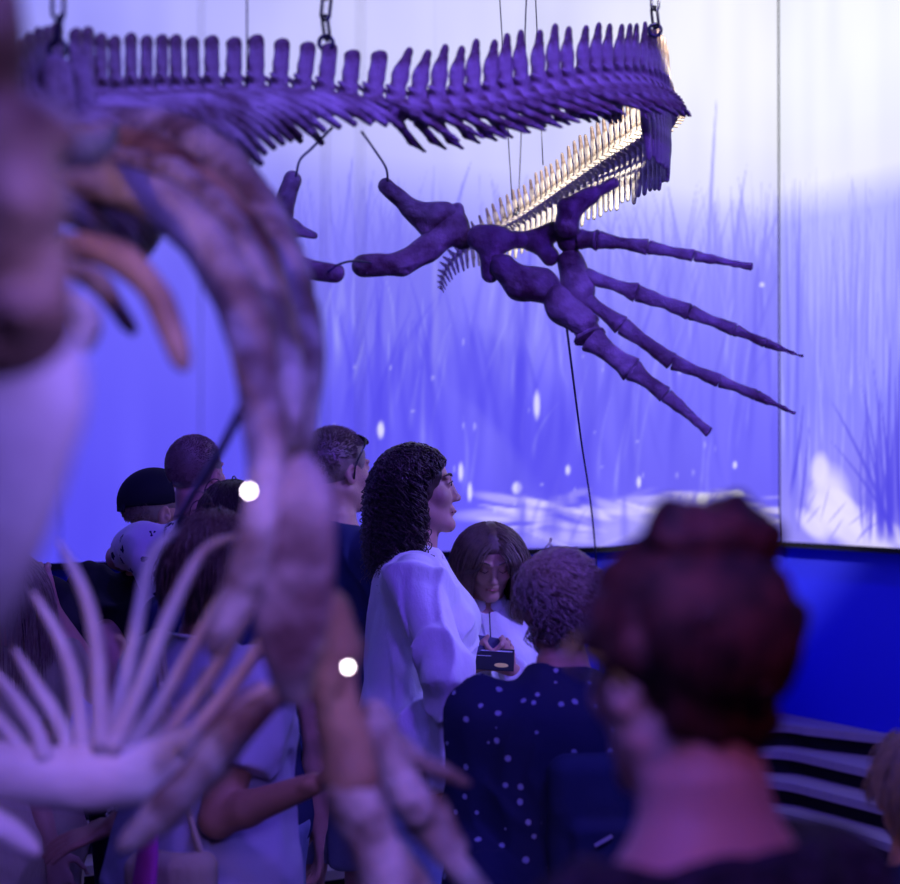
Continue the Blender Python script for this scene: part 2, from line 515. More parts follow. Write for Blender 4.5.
def paint(d, n, length, right):
    h = .009
    us = np.arange(.018, length + h, h); zs = np.arange(BZ, TZ + h, h)
    U, Z = np.meshgrid(us, zs, indexing='ij')
    # sizes in pixels as photographed, used only as a scale for the picture's layout
    def hit(px, py): return wall_hit(px, py, d, n)
    zv = [hit(840 if right else 480, y)[1] for y in range(-400, 600, 20)]
    PY = np.interp(-Z, [-v for v in zv], list(range(-400, 600, 20)))
    if right:
        um = hit(840, 300)[0]
        C = ramp(PY, [-300, 120, 175, 215, 300, 400, 470, 560],
                 [(238, 240, 255), (240, 242, 255), (232, 232, 255), (170, 172, 250), (160, 160, 252), (128, 126, 250), (135, 128, 248), (150, 140, 246)])
    else:
        C = ramp(PY, [-300, 60, 165, 205, 250, 320, 420, 490, 560],
                 [(226, 226, 255), (226, 226, 255), (210, 210, 255), (176, 176, 252), (146, 143, 250), (120, 114, 249), (104, 96, 247), (98, 88, 245), (104, 94, 247)])
        uw = [hit(x, 300)[0] for x in (0, 120, 300, 500, 780)]
        side = np.interp(-U, [-u for u in uw], [1, .8, .38, .12, 0])   # bluer towards the far left
        blue = ramp(PY, [-300, 100, 200, 600], [(150, 148, 255), (148, 146, 255), (112, 104, 252), (84, 74, 248)])
        C = C * (1 - side[..., None]) + blue * side[..., None]
        k = np.clip((hit(560, 100)[0] - U) / .9, 0, 1) * np.clip((190 - PY) / 90, 0, 1)
        C = C * (1 - .75 * k[..., None]) + A(248, 248, 255) * .75 * k[..., None]
    C += (vnoise(U * 3, Z * 3, 0, 3) * 7 + vnoise(U * 11, Z * 2, 0, 4) * 4)[..., None]
    r = np.random.default_rng(21 if right else 20)

    def blade(px0, py0, px1, py1, w, col, al, bend=0, soft=.35):
        u0, z0 = hit(px0, py0); u1, z1 = hit(px1, py1)
        if abs(z1 - z0) < .02: return
        w = w * 9 / FPX
        i0 = np.searchsorted(us, min(u0, u1) - abs(bend) - 2 * w); i1 = np.searchsorted(us, max(u0, u1) + abs(bend) + 2 * w)
        j0 = np.searchsorted(zs, min(z0, z1)); j1 = np.searchsorted(zs, max(z0, z1))
        if i1 <= i0 or j1 <= j0: return
        t = (Z[i0:i1, j0:j1] - z0) / (z1 - z0)
        c = u0 + (u1 - u0) * t ** 1.6 + bend * np.sin(t * PI)
        ww = w * (1 - t) ** .6 + .0015
        a = np.clip((ww - abs(U[i0:i1, j0:j1] - c)) / (ww * soft + .004), 0, 1) * al
        a *= np.clip(t * 4, 0, 1)
        C[i0:i1, j0:j1] = C[i0:i1, j0:j1] * (1 - a[..., None]) + np.asarray(col, float) * a[..., None]

    def spot(px, py, w, hh, col, al, ang=0):
        u0, z0 = hit(px, py); w = w * 9 / FPX; hh = hh * 9 / FPX
        du = U - u0; dz = Z - z0; ca, sa = math.cos(ang), math.sin(ang)
        e = ((du * ca + dz * sa) / w) ** 2 + ((dz * ca - du * sa) / hh) ** 2
        a = np.clip(1.3 - e, 0, 1) * al
        C[:] = C * (1 - a[..., None]) + np.asarray(col, float) * a[..., None]

    if not right:
        for i in range(34):      # far tufts, each a fan of blades
            x = r.uniform(235, 785); top = r.uniform(165, 235)
            for q in range(9):
                blade(x + r.normal(0, 7), r.uniform(300, 400), x + r.normal(0, 16), top + abs(r.normal(0, 28)), r.uniform(2.5, 6), (124, 119, 243), r.uniform(.3, .65), r.normal(0, .03), .5)
        for i in range(110):
            x = r.uniform(235, 785); top = r.uniform(165, 265); x0 = x + r.normal(0, 12)
            blade(x0, r.uniform(300, 420), x, top, r.uniform(2, 5), (118, 112, 242), r.uniform(.25, .6), r.normal(0, .04), .5)
        for i in range(60):      # slim bright gaps
            x = r.uniform(300, 775); y = r.uniform(250, 430)
            blade(x, y + r.uniform(50, 110), x + r.normal(6, 8), y, r.uniform(2, 6), (186, 190, 255), r.uniform(.2, .5), r.normal(0, .02), .8)
        for i in range(80):      # broad dark stems
            x = r.uniform(320, 785)
            blade(x + r.normal(0, 14), r.uniform(430, 540), x + r.normal(8, 16), r.uniform(230, 360), r.uniform(5, 13), (80, 70, 234), r.uniform(.2, .5), r.normal(0, .05), .8)
        for x, y, x1, y1 in ((320, 400, 305, 175), (330, 330, 352, 150), (560, 330, 600, 185), (420, 330, 432, 165), (705, 330, 715, 95), (735, 330, 745, 165),
                             (690, 320, 665, 185), (640, 330, 632, 205), (300, 330, 296, 190), (365, 360, 372, 170), (445, 300, 470, 160), (765, 330, 775, 195)):
            blade(x, y, x1, y1, 5, (122, 118, 244), .6, r.normal(0, .03))
        blade(433, 420, 433, -60, 6, (190, 190, 246), .35, 0, .9)
        for i in range(60):      # pale light on the sand
            y = r.uniform(492, 548); spot(r.uniform(470, 785), y, r.uniform(14, 50), r.uniform(1.5, 5), (222, 212, 255), r.uniform(.35, .9) * np.clip((y - 480) / 30, .3, 1), r.normal(.05, .15))
        for x, y, w, hh in ((660, 512, 110, 16), (580, 535, 100, 12), (500, 515, 60, 7), (740, 525, 60, 13)):
            spot(x, y, w, hh, (205, 196, 255), .6)
        for x, y, w, hh in ((379, 430, 4, 8), (535, 405, 4, 14), (459, 472, 3, 9), (515, 488, 6, 6), (566, 470, 3, 5), (700, 500, 10, 7), (733, 465, 3, 4), (637, 482, 3, 6), (760, 285, 4, 2), (735, 495, 10, 5), (468, 492, 3, 9)):
            spot(x, y, w, hh, (235, 232, 255), .9)
        for i in range(30):
            spot(r.uniform(330, 780), r.uniform(330, 520), r.uniform(1, 2.5), r.uniform(1, 4), (200, 198, 255), .55)
        for i in range(26):      # shade of stems over the sand
            x = r.uniform(480, 780)
            blade(x, 548, x + r.normal(12, 18), r.uniform(470, 505), r.uniform(5, 14), (100, 90, 240), r.uniform(.2, .55), 0, .8)
    else:
        for i in range(170):
            x = r.uniform(780, 960); top = r.choice([r.uniform(165, 230), r.uniform(200, 330)])
            blade(x + r.normal(0, 5), r.uniform(330, 520), x, top, r.uniform(1.5, 4), (124, 122, 244), r.uniform(.2, .55), r.normal(0, .012))
        for i in range(50):
            x = r.uniform(785, 950); y = r.uniform(230, 400)
            blade(x, y + r.uniform(60, 130), x + r.normal(0, 4), y, r.uniform(1.5, 4), (196, 198, 255), r.uniform(.25, .6), r.normal(0, .01), .8)
        blade(795, 540, 802, 180, 7, (96, 92, 238), .6, .02)
        blade(790, 500, 788, 190, 5, (96, 92, 238), .5, .01)
        for x, y, w, hh in ((832, 500, 36, 34), (822, 470, 16, 18), (870, 530, 50, 14), (845, 525, 60, 18), (845, 500, 30, 8), (815, 525, 30, 12), (900, 535, 60, 9)):
            spot(x, y, w, hh, (232, 224, 255), .85, -.4)
        for i in range(14):
            x = r.uniform(800, 880); spot(x, r.uniform(478, 540), r.uniform(10, 22), r.uniform(1.2, 2.4), (150, 140, 250), .6, r.uniform(.3, 1.2))
        for x0, y0, x1, y1, b in ((890, 540, 893, 330, .0), (884, 540, 875, 360, .02), (905, 545, 898, 375, -.02), (880, 540, 862, 380, .03), (895, 545, 830, 395, -.03), (898, 545, 832, 440, -.02), (900, 545, 905, 300, 0),
                                  (886, 540, 868, 430, 0), (893, 540, 884, 400, 0), (915, 545, 912, 330, 0), (890, 545, 878, 440, .02), (800, 535, 812, 420, .02), (792, 500, 806, 400, .03)):
            blade(x0, y0, x1, y1, r.uniform(3, 6), (70, 60, 222), .75, b)
        for i in range(16):
            x = r.uniform(866, 930); blade(x + r.normal(0, 6), 545, x, r.uniform(380, 470), r.uniform(3, 7), (76, 66, 226), .6, r.normal(0, .02))
    C = np.clip(C, 0, 255)
    lin = s2l(C)
    nu, nz = U.shape
    P = CORNER[None, None, :] + U[..., None] * d[None, None, :]; P = P + n * .012
    P[..., 2] = Z
    idx = np.arange(nu * nz).reshape(nu, nz)
    F = np.stack([idx[:-1, :-1], idx[1:, :-1], idx[1:, 1:], idx[:-1, 1:]], -1).reshape(-1, 4)
    # face the room
    e = np.cross(P[1, 0] - P[0, 0], P[1, 1] - P[0, 0])
    if e @ n < 0: F = F[:, ::-1]
    me = raw_mesh('picture', P.reshape(-1, 3), F, False)
    ca = me.color_attributes.new('picture', 'FLOAT_COLOR', 'POINT')
    ca.data.foreach_set('color', np.concatenate([lin.reshape(-1, 3), np.ones((nu * nz, 1))], 1).astype(np.float32).ravel())
    return me


def screen(d, n, length, right, label):
    t = thing('video_screen', label, 'screen', tuple(CORNER + d * length / 2 + A(0, 0, BZ)))
    b = tuple(t.location)
    a = CORNER + d * .012; e = CORNER + d * length
    back = prism('screen_frame', [(a[0], a[1]), (e[0], e[1]), (e - n * .05)[:2], (a - n * .05)[:2]], BZ - .025, TZ + .03)
    put('screen_frame', back, DARK, t, b)
    put('screen_picture', paint(d, n, length, right), SCREENM, t, b)
    return t


screen(dL, nL, LL - .2, False, 'wide lit screen filling the wall from left edge to dark corner seam')
screen(dR, nR, LR - .2, True, 'lit screen right of the dark corner seam, with tall dark weeds on bright sand')

struct('trim_1', prism('trim_1', [tuple((CORNER + nL * .018 + dL * .016)[:2]), tuple((CORNER - nL * .03 + dL * .012)[:2]), tuple((CORNER - nR * .03 + dR * .012)[:2]), tuple((CORNER + nR * .018 + dR * .016)[:2])], BZ - .02, TZ), DARK)

# ------------------------------------------------------------------ terraced plywood bench along both walls
t = thing('terraced_bench', 'low terraced plywood bench of stacked steps at the foot of the blue walls', 'bench', (C2[0] - .4, C2[1] - 1.2, 0))
NT = 6
for i in range(NT):
    z1 = .59 - i * .098
    off = .16 + i * .13 if i else .20
    pa = line_x(bL + nL * off, dL, bR + nR * off, dR)
    eL = EL + nL * off - dL * .4; eR = ER + nR * off - dR * .9
    if i == 0: eR = pa + dR * .55 + nR * -.12
    # rounded inner corner
    cl = pa + dL * .22; cr = pa + dR * .22
    arc = [((1 - s_) ** 2 * cl + 2 * s_ * (1 - s_) * pa + s_ ** 2 * cr) for s_ in np.linspace(0, 1, 9)]
    q0 = bL + dL * 0 + nL * .004; cc = line_x(bL + nL * .004, dL, bR + nR * .004, dR)
    backL = EL + nL * .004 - dL * .4; backR = (ER + nR * .004 - dR * .9) if i else (cc + dR * 1.0)
    poly = [eL] + arc + [eR, backR, cc, backL]
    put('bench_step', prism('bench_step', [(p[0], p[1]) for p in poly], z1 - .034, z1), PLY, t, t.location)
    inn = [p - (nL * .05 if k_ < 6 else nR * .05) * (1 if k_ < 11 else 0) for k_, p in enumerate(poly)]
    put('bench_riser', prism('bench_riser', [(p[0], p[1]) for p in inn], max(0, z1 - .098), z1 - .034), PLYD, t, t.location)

# ------------------------------------------------------------------ chains and wires
def curve_tube(pts, r, n=24, sides=6):
    return tubes('t', [spline(pts, n)], [r], sides)


def link_mesh(L=.028, w=.008, r=.0042):
    P = []
    for k_ in range(25):
        a = k_ / 24 * 2 * PI
        y = math.cos(a) * w; z = math.sin(a) * w + (L / 2 - w) * (1 if math.sin(a) > 0 else -1)
        P.append((0, y, z))
    return tubes('chain_link', [np.array(P)], [r], 8, caps=False)


LINK = link_mesh(.046, .0095, .0032)


def chain(p, label, shackle=True):
    t = thing('hanging_chain', label, 'chain', tuple(p), group='chains holding up the long spine')
    n = int((CEIL - p[2]) / .038)
    st = (CEIL - p[2]) / n
    for i in range(n):
        o = put('chain_link', LINK, STEEL, t); o.location = (0, 0, .032 + i * st); o.rotation_euler = (0, random.uniform(-.2, .2), (i % 2) * PI / 2 + random.uniform(-.3, .3) + .4)
    if shackle:
        P = [(math.cos(a) * .013, 0, math.sin(a) * .013 + .004) for a in np.linspace(0, 2 * PI, 25)]
        put('shackle', tubes('shackle', [np.array(P)], [.004], 8, caps=False), STEEL, t)
    return t


def wire(pts, r, label, name='suspension_wire', cat='wire', m=None, n=24):
    me = curve_tube(pts, r, n)
    return tag(put(name, me, m or WIRE), label, cat)


# ------------------------------------------------------------------ skeleton: vertebrae on a curved spine
def vertebra(kind):
    """local: +Y tailward, +Z up, X sideways. sizes for a spacing of 0.045"""
    f = Field((-.17, -.09, -.16), (.17, .19, .17), .0038)
    # centrum, a waisted spool
    f.ell((0, -.012, 0), (.026, .012, .027), .006); f.ell((0, .016, 0), (.026, .011, .027), .006)
    f.cap((0, -.012, 0), (0, .016, 0), .021, k=.006)
    f.ell((0, 0, .026), (.012, .018, .014), .008)              # arch
    f.cap((.012, -.006, .03), (.014, -.028, .044), .006, .005, .006); f.cap((-.012, -.006, .03), (-.014, -.028, .044), .006, .005, .006)
    if kind == 'dorsal':
        f.cap((0, .002, .03), (0, .016, .100), .0215, .0190, .01, flat=((1, 0, 0), .38))
        f.cap((0, .006, .106), (0, .026, .110), .0085, .0075, .006, flat=((1, 0, 0), .8))
        for s_ in (-1, 1):
            f.chain([(s_ * .02, .0, .012), (s_ * .06, .022, .002), (s_ * .085, .04, -.012)], [.011, .009, .008], .008, flat=((0, 0, 1), .7))
    elif kind == 'caudal':
        f.chain([(0, .0, .03), (0, .010, .075), (0, .028, .125)], [.022, .018, .010], .01, flat=((1, 0, 0), .45))
        for s_ in (-1, 1):
            f.chain([(s_ * .018, .0, .004), (s_ * .050, .030, -.020), (s_ * .075, .075, -.050), (s_ * .082, .110, -.068)], [.013, .012, .010, .005], .008, flat=((0, 0, 1), .7))
    else:   # tail, long thin spine above and chevron below
        f.chain([(0, .0, .028), (0, .018, .08), (0, .036, .135)], [.024, .017, .009], .008, flat=((1, 0, 0), .5))
        f.chain([(0, .004, -.026), (0, .016, -.08), (0, .03, -.140)], [.020, .019, .012], .008, flat=((1, 0, 0), .5))
        for s_ in (-1, 1):
            f.cap((s_ * .02, 0, 0), (s_ * .042, .012, -.002), .007, .004, .008)
    f.rough(.0016, 90, 1)
    return f.mesh('vertebra')


VD, VC, VT = vertebra('dorsal'), vertebra('caudal'), vertebra('tail')
for m_ in (VD, VC, VT): m_.materials.append(BONE)

skel = thing('fossil_skeleton', 'large fossil sea reptile skeleton with a long looping spine and thick ribs, hung on chains', 'skeleton', tuple(W(300, 100, 3.7)))
SB = tuple(skel.location)

spine_px = [(-130, 190, 2.0), (-50, 165, 2.35), (10, 132, 2.75), (52, 104, 3.02), (75, 103, 3.10), (120, 102, 3.26), (200, 98, 3.50), (280, 98, 3.64), (350, 105, 3.74), (430, 110, 3.82), (500, 103, 3.92), (560, 91, 4.02),
            (610, 86, 4.14), (642, 88, 4.28), (661, 97, 4.46), (667, 110, 4.66), (664, 122, 4.9), (645, 138, 5.15), (610, 160, 5.5), (570, 187, 5.85),
            (530, 214, 6.2), (500, 230, 6.42), (475, 243, 6.55), (455, 258, 6.62), (444, 275, 6.66), (441, 288, 6.68)]
SP = spline([W(*p) for p in spine_px], 900)
seg = np.linalg.norm(np.diff(SP, axis=0), axis=1); ARC = np.concatenate([[0], np.cumsum(seg)])
OFF = ARC[np.argmin(np.linalg.norm(SP - W(52, 104, 3.02), axis=1))]; ARC = ARC - OFF
TOT = ARC[-1]


def sp_at(s_): return np.array([np.interp(s_, ARC, SP[:, i]) for i in range(3)])


def basis(s_, roll=0):
    T = unit(sp_at(min(TOT, s_ + .04)) - sp_at(max(-OFF, s_ - .04)))
    X_ = unit(np.cross(T, A(0, 0, 1))); Z_ = np.cross(X_, T)
    return T, X_, Z_


s_turn = ARC[np.argmin(np.linalg.norm(SP - W(667, 110, 4.66), axis=1))]
s_tip0 = ARC[np.argmin(np.linalg.norm(SP - W(500, 230, 6.42), axis=1))]
pos = -OFF; i = 0
VERT_POS = []
while pos < TOT:
    T, X_, Z_ = basis(pos)
    p = sp_at(pos)
    if pos < .95: me = VD; sc = np.interp(pos, [0, .3, .95], [1.0, .92, .90])
    elif pos < s_turn - .42: me = VC; sc = np.interp(pos, [.95, 1.5, s_turn], [.90, .98, .98])
    else: me = VT; sc = np.interp(pos, [s_turn, s_turn + .5, s_tip0, TOT], [1.0, 1.0, .7, .2])
    o = put('vertebra' if pos < s_turn + .02 else 'tail_vertebra', me, None, skel)
    M = Matrix(((X_[0], T[0], Z_[0]), (X_[1], T[1], Z_[1]), (X_[2], T[2], Z_[2])))
    jit = Matrix.Rotation(random.uniform(-.05, .05), 3, 'X')
    mm = (M @ jit).to_4x4() @ Matrix.Diagonal((sc, sc, sc * random.uniform(.95, 1.06), 1))
    mm.translation = Vector(p) - Vector(SB)
    o.matrix_local = mm
    VERT_POS.append((pos, p, T, X_, Z_, sc))
    step = .052 if pos < .9 else np.interp(pos, [.9, 1.2, s_turn, s_turn + .3, s_tip0, TOT], [.048, .043, .043, .060, .046, .015])
    pos += step; i += 1
print('VERTEBRAE', i, 'length', TOT)

# short ribs fanned under the spine
k_ = 0
for pos, p, T, X_, Z_, sc in VERT_POS:
    if pos > .80: break
    L = np.interp(pos, [0, .25, .8], [.25, .20, .12])
    for side in (1, -1):
        d0 = X_ * side * .8 + T * .45 - Z_ * .08
        P0 = p + X_ * side * .03 * sc
        P1 = P0 + unit(d0) * L * .45 + T * L * .12
        P2 = P0 + unit(d0) * L * .75 + T * L * .42 - Z_ * L * .18
        P3 = P0 + unit(d0) * L * .85 + T * L * .68 - Z_ * L * .38
        me = tubes('rib', [spline([P0, P1, P2, P3], 16)], [np.interp(np.linspace(0, 1, 16), [0, .5, 1], [.010, .0115, .006])], 8)
        put('rib', me, BONE, skel, SB)


def limb(name, pts, rs, m, parent, res=.005, flat=None, seed=1, rough=.003, k=.01, extra=None, freq=28):
    """a bone following pixel+distance points"""
    P = [W(*p) for p in pts]
    P = spline(P, max(8, len(P) * 4)); R = np.interp(np.linspace(0, 1, len(P)), np.linspace(0, 1, len(rs)), rs)
    mx = max(rs) + .03
    f = Field(P.min(0) - mx, P.max(0) + mx, res)
    f.chain(P, R, k, flat)
    if extra:
        for c, r in extra: f.ell(W(*c), r, .02)
    if rough: f.rough(rough, freq, seed)
    o = put(name, f.mesh(name), m, parent, tuple(parent.location))
    return o


# the big ribs that arch toward the camera
limb('rib', [(110, 122, 2.95), (165, 132, 2.85), (222, 168, 2.7), (266, 232, 2.55), (293, 310, 2.42), (298, 390, 2.36), (290, 455, 2.3)], [.022, .030, .034, .034, .031, .027, .022], BONE, skel, .008, seed=2)
limb('rib', [(82, 140, 2.7), (142, 152, 2.62), (203, 192, 2.5), (246, 252, 2.4), (272, 330, 2.3), (280, 410, 2.25), (276, 470, 2.2)], [.020, .027, .032, .033, .030, .026, .02], BONE2, skel, .008, seed=3)
limb('rib', [(62, 188, 2.3), (110, 186, 2.26), (165, 206, 2.2), (214, 254, 2.14), (246, 320, 2.1), (262, 400, 2.06), (268, 470, 2.02), (258, 540, 2.0), (236, 605, 2.0), (212, 650, 2.0)],
     [.019, .023, .025, .026, .025, .021, .019, .018, .015, .010], BONE, skel, .007, seed=4)
limb('rib', [(100, 155, 2.6), (170, 172, 2.5), (225, 222, 2.4), (262, 290, 2.3), (285, 370, 2.22), (290, 440, 2.16)], [.014, .018, .02, .02, .018, .014], BONE, skel, .008, seed=8)
limb('rib', [(68, 243, 2.0), (112, 254, 1.98), (148, 284, 1.96), (170, 328, 1.94), (184, 368, 1.93)], [.011, .0125, .012, .011, .006], BONE2, skel, .006, seed=5)
limb('rib', [(68, 262, 2.1), (104, 290, 2.08), (134, 332, 2.06)], [.009, .010, .005], BONE, skel, .006, seed=6)
limb('rib', [(66, 300, 1.9), (88, 318, 1.9), (86, 345, 1.9)], [.009, .008, .005], BONE, skel, .006, seed=9)

# heavy near vertebrae at the left edge
f = Field(W(-190, 395, 1.30) - A(.02, .14, 0), W(100, -60, 1.34) + A(.02, .14, .05), .007)
for c, r in (((-25, 48, 1.32), (.036, .05, .038)), ((2, 10, 1.32), (.012, .03, .03)), ((-60, 60, 1.32), (.04, .05, .05)), ((10, 150, 1.32), (.030, .05, .038)), ((-50, 170, 1.32), (.06, .06, .06)),
             ((28, 205, 1.30), (.027, .05, .030)), ((15, 260, 1.32), (.034, .055, .035)), ((30, 315, 1.30), (.024, .05, .018)), ((-40, 280, 1.33), (.05, .06, .05)), ((60, 280, 1.30), (.010, .02, .02)),
             ((52, 135, 1.34), (.018, .02, .008))):
    f.ell(W(*c), r, .016)
f.ell(W(18, 350, 1.33), (.036, .05, .022), .03)
f.ell(W(52, 235, 1.24), (.010, .04, .028), .008, 'sub'); f.ell(W(20, 178, 1.24), (.02, .02, .01), .008, 'sub')
f.rough(.004, 30, 6)
put('neck_vertebra', f.mesh('neck_vertebra'), BONE2, skel, SB)
limb('collar_bone', [(30, 348, 1.32), (24, 420, 1.32), (10, 500, 1.33), (-8, 580, 1.34), (-30, 650, 1.36)], [.034, .036, .030, .022, .012], BONEP, skel, .007, flat=((0, 1, 0), .5), seed=7, rough=.002)
limb('neck_rib', [(-90, 105, 1.5), (-20, 108, 1.48), (40, 118, 1.5), (75, 150, 1.6), (95, 145, 1.9), (110, 130, 2.4)], [.018, .018, .015, .014, .014, .012], BONE, skel, .008, seed=12)
# tall blades where the chain holds on
limb('spine_plate', [(60, 118, 2.9), (57, 88, 2.9), (56, 64, 2.9)], [.024, .021, .018], BONE, skel, .006, flat=((0, 1, 0), .6), seed=13)
limb('spine_plate', [(84, 118, 3.0), (80, 85, 3.0), (78, 60, 3.0)], [.018, .015, .012], BONE, skel, .006, flat=((0, 1, 0), .6), seed=14)

# ------------------------------------------------------------------ the near limb hanging below the ribs
nl = thing('flipper_skeleton', 'blurred near flipper skeleton with a purple shoulder blade, hanging below the ribs', 'flipper bones', tuple(W(330, 640, 2.05)))
limb('shoulder_blade', [(303, 470, 2.02), (300, 520, 2.0), (293, 580, 2.0), (290, 640, 2.0), (296, 690, 2.02)], [.018, .036, .040, .034, .018], BONEF, nl, .006, flat=((.25, 1, 0), .35), seed=15, rough=.003)
limb('upper_arm_bone', [(325, 618, 2.12), (330, 660, 2.1), (338, 710, 2.1), (352, 775, 2.1)], [.030, .024, .022, .030], BONE2, nl, .006, seed=16, extra=[((318, 612, 2.1), .026), ((345, 650, 2.12), .022)], rough=.004)
limb('forearm_bone', [(352, 790, 2.1), (372, 840, 2.1), (395, 895, 2.1)], [.029, .022, .028], BONE, nl, .006, seed=17)
limb('forearm_bone', [(376, 735, 2.16), (398, 775, 2.16), (418, 812, 2.16)], [.020, .014, .019], BONE, nl, .006, seed=18)
for pts, rs in (([(372, 712, 2.2), (385, 735, 2.2)], [.013, .016]), ([(390, 738, 2.2), (424, 764, 2.2)], [.013, .010]), ([(428, 766, 2.2), (470, 785, 2.2)], [.009, .0035]),
                ([(420, 822, 2.18), (448, 855, 2.18)], [.017, .013]), ([(452, 860, 2.18), (486, 900, 2.18)], [.014, .010]), ([(395, 850, 2.2), (420, 895, 2.2)], [.014, .018]), ([(430, 800, 2.2), (462, 850, 2.2)], [.012, .009])):
    limb('finger_bone', pts, [rs[0], rs[0] * .72, rs[1] * .75, rs[1]], BONE, nl, .005, seed=int(pts[0][0]))

# the far limb in focus: pelvis pieces, leg bones and four long fingers
fl = thing('flipper_skeleton', 'sharp purple flipper skeleton with spread long fingers, hanging in front of the screen', 'flipper bones', tuple(W(520, 270, 4.45)))
FB = tuple(fl.location)


def bone_of(name, parts, m=BONEF, parent=None, res=.0045, rough=.0022, seed=3, subs=()):
    parent = parent or fl
    pts = np.array([W(*q) for p in parts for q in (p[0], p[1])]); mr = max(max(p[2], p[3]) for p in parts) + .02
    f = Field(pts.min(0) - mr, pts.max(0) + mr, res)
    for p in parts:
        f.cap(W(*p[0]), W(*p[1]), p[2], p[3], .014, flat=p[4] if len(p) > 4 else None)
    for c, r in subs: f.ell(W(*c), r, .006, 'sub')
    f.rough(rough, 40, seed)
    return put(name, f.mesh(name), m, parent, tuple(parent.location))


bone_of('pubis', [((386, 186, 4.5), (412, 210, 4.5), .019, .021), ((412, 210, 4.5), (434, 216, 4.5), .022, .030), ((434, 216, 4.5), (446, 212, 4.5), .028, .024), ((418, 218, 4.5), (432, 234, 4.5), .02, .02)])
bone_of('ischium', [((362, 266, 4.48), (402, 264, 4.48), .025, .026), ((402, 264, 4.48), (426, 250, 4.5), .026, .030), ((426, 250, 4.5), (450, 226, 4.52), .028, .040), ((450, 226, 4.52), (462, 238, 4.52), .040, .026),
                    ((450, 213, 4.52), (458, 208, 4.52), .018, .014)], subs=[((459, 214, 4.44), (.022, .03, .010)), ((408, 270, 4.45), (.006, .02, .006)), ((432, 250, 4.44), (.010, .02, .008))], seed=5)
bone_of('thigh_bone', [((480, 238, 4.46), (500, 240, 4.46), .030, .030), ((490, 240, 4.46), (490, 274, 4.46), .030, .020), ((502, 240, 4.46), (520, 240, 4.46), .018, .020)], seed=6)
bone_of('shin_bone', [((512, 240, 4.48), (535, 240, 4.48), .019, .019), ((535, 240, 4.48), (552, 232, 4.48), .022, .024), ((538, 244, 4.48), (550, 256, 4.48), .020, .022)], seed=7)
bone_of('shin_bone', [((502, 266, 4.44), (520, 284, 4.44), .028, .034), ((520, 284, 4.44), (545, 288, 4.44), .036, .036), ((512, 272, 4.44), (545, 276, 4.44), .016, .016)], seed=8)
bone_of('ankle_bone', [((571, 262, 4.46), (578, 290, 4.45), .030, .040)], seed=9)
bone_of('ankle_bone', [((570, 240, 4.46), (566, 226, 4.46), .031, .026)], seed=10)
bone_of('ankle_bone', [((556, 296, 4.42), (562, 308, 4.42), .026, .030), ((560, 306, 4.42), (580, 320, 4.42), .034, .034)], seed=11)
bone_of('thumb_bone', [((567, 226, 4.42), (571, 208, 4.42), .028, .022), ((571, 208, 4.42), (590, 196, 4.42), .027, .019), ((590, 196, 4.42), (613, 183, 4.42), .014, .014), ((568, 214, 4.42), (562, 204, 4.42), .012, .010)], seed=12)
DIG = [([(580, 239), (598, 240), (648, 247), (694, 256), (753, 267)], [.022, .020, .015, .012, .009, .006]),
       ([(585, 275), (637, 293), (690, 312), (735, 330), (766, 343), (804, 357)], [.017, .018, .016, .013, .010, .005]),
       ([(577, 292), (622, 326), (673, 362), (720, 381), (756, 395), (796, 414)], [.019, .019, .017, .014, .011, .005]),
       ([(583, 322), (590, 338), (632, 370), (666, 395), (710, 433)], [.034, .031, .024, .017, .013, .005])]
for di, (pts, rs) in enumerate(DIG):
    for j in range(len(pts) - 1):
        ya = 4.44 - .1 * j / 5; yb = 4.44 - .1 * (j + 1) / 5
        a = W(*pts[j], ya); b = W(*pts[j + 1], yb)
        dd = unit(b - a); a = a + dd * .0003; b = b - dd * .0003
        r0, r1 = rs[j], rs[j + 1]
        last = j == len(pts) - 2
        rr0 = r0 * 1.08; rr1 = max(.005, r1 * (1.22 if not last else 1))
        L = np.linalg.norm(b - a); t_ = min(.45, .018 / L)
        P = [a + dd * rr0 * .2, a + dd * (L * .28), a + dd * (L * .7), b - dd * rr1 * .15]
        mid = min(rr0, rr1) * .72
        f = Field(np.min(P, 0) - .05, np.max(P, 0) + .05, .0042)
        f.chain(P, [rr0, mid * 1.05 if not last else rr0 * .7, mid, rr1], .008, flat=((0, 1, 0), .75))
        f.cut(a, -dd)
        f.cut(b, dd)
        f.rough(.0016, 50, j + di * 7)
        put('finger_bone', f.mesh('finger_bone'), BONEF, fl, FB)

# its opposite partner, mostly behind the ribs
op = thing('pelvis_bones', 'purple pelvis bones poking out from behind the big ribs, above the linking wire', 'pelvis bones', tuple(W(300, 240, 4.3)))
bone_of('pubis', [((292, 180, 4.3), (281, 216, 4.3), .020, .022), ((281, 216, 4.3), (270, 235, 4.3), .024, .032)], BONEF, op, seed=15)
bone_of('hip_bone', [((272, 236, 4.3), (290, 228, 4.3), .024, .020), ((290, 228, 4.3), (315, 236, 4.3), .016, .007)], BONEF, op, seed=16)
bone_of('ischium', [((262, 256, 4.3), (300, 268, 4.3), .034, .024), ((300, 268, 4.3), (336, 274, 4.3), .022, .020)], BONEF, op, seed=17, subs=[((322, 272, 4.27), (.006, .012, .006)), ((300, 265, 4.27), (.012, .012, .005))])

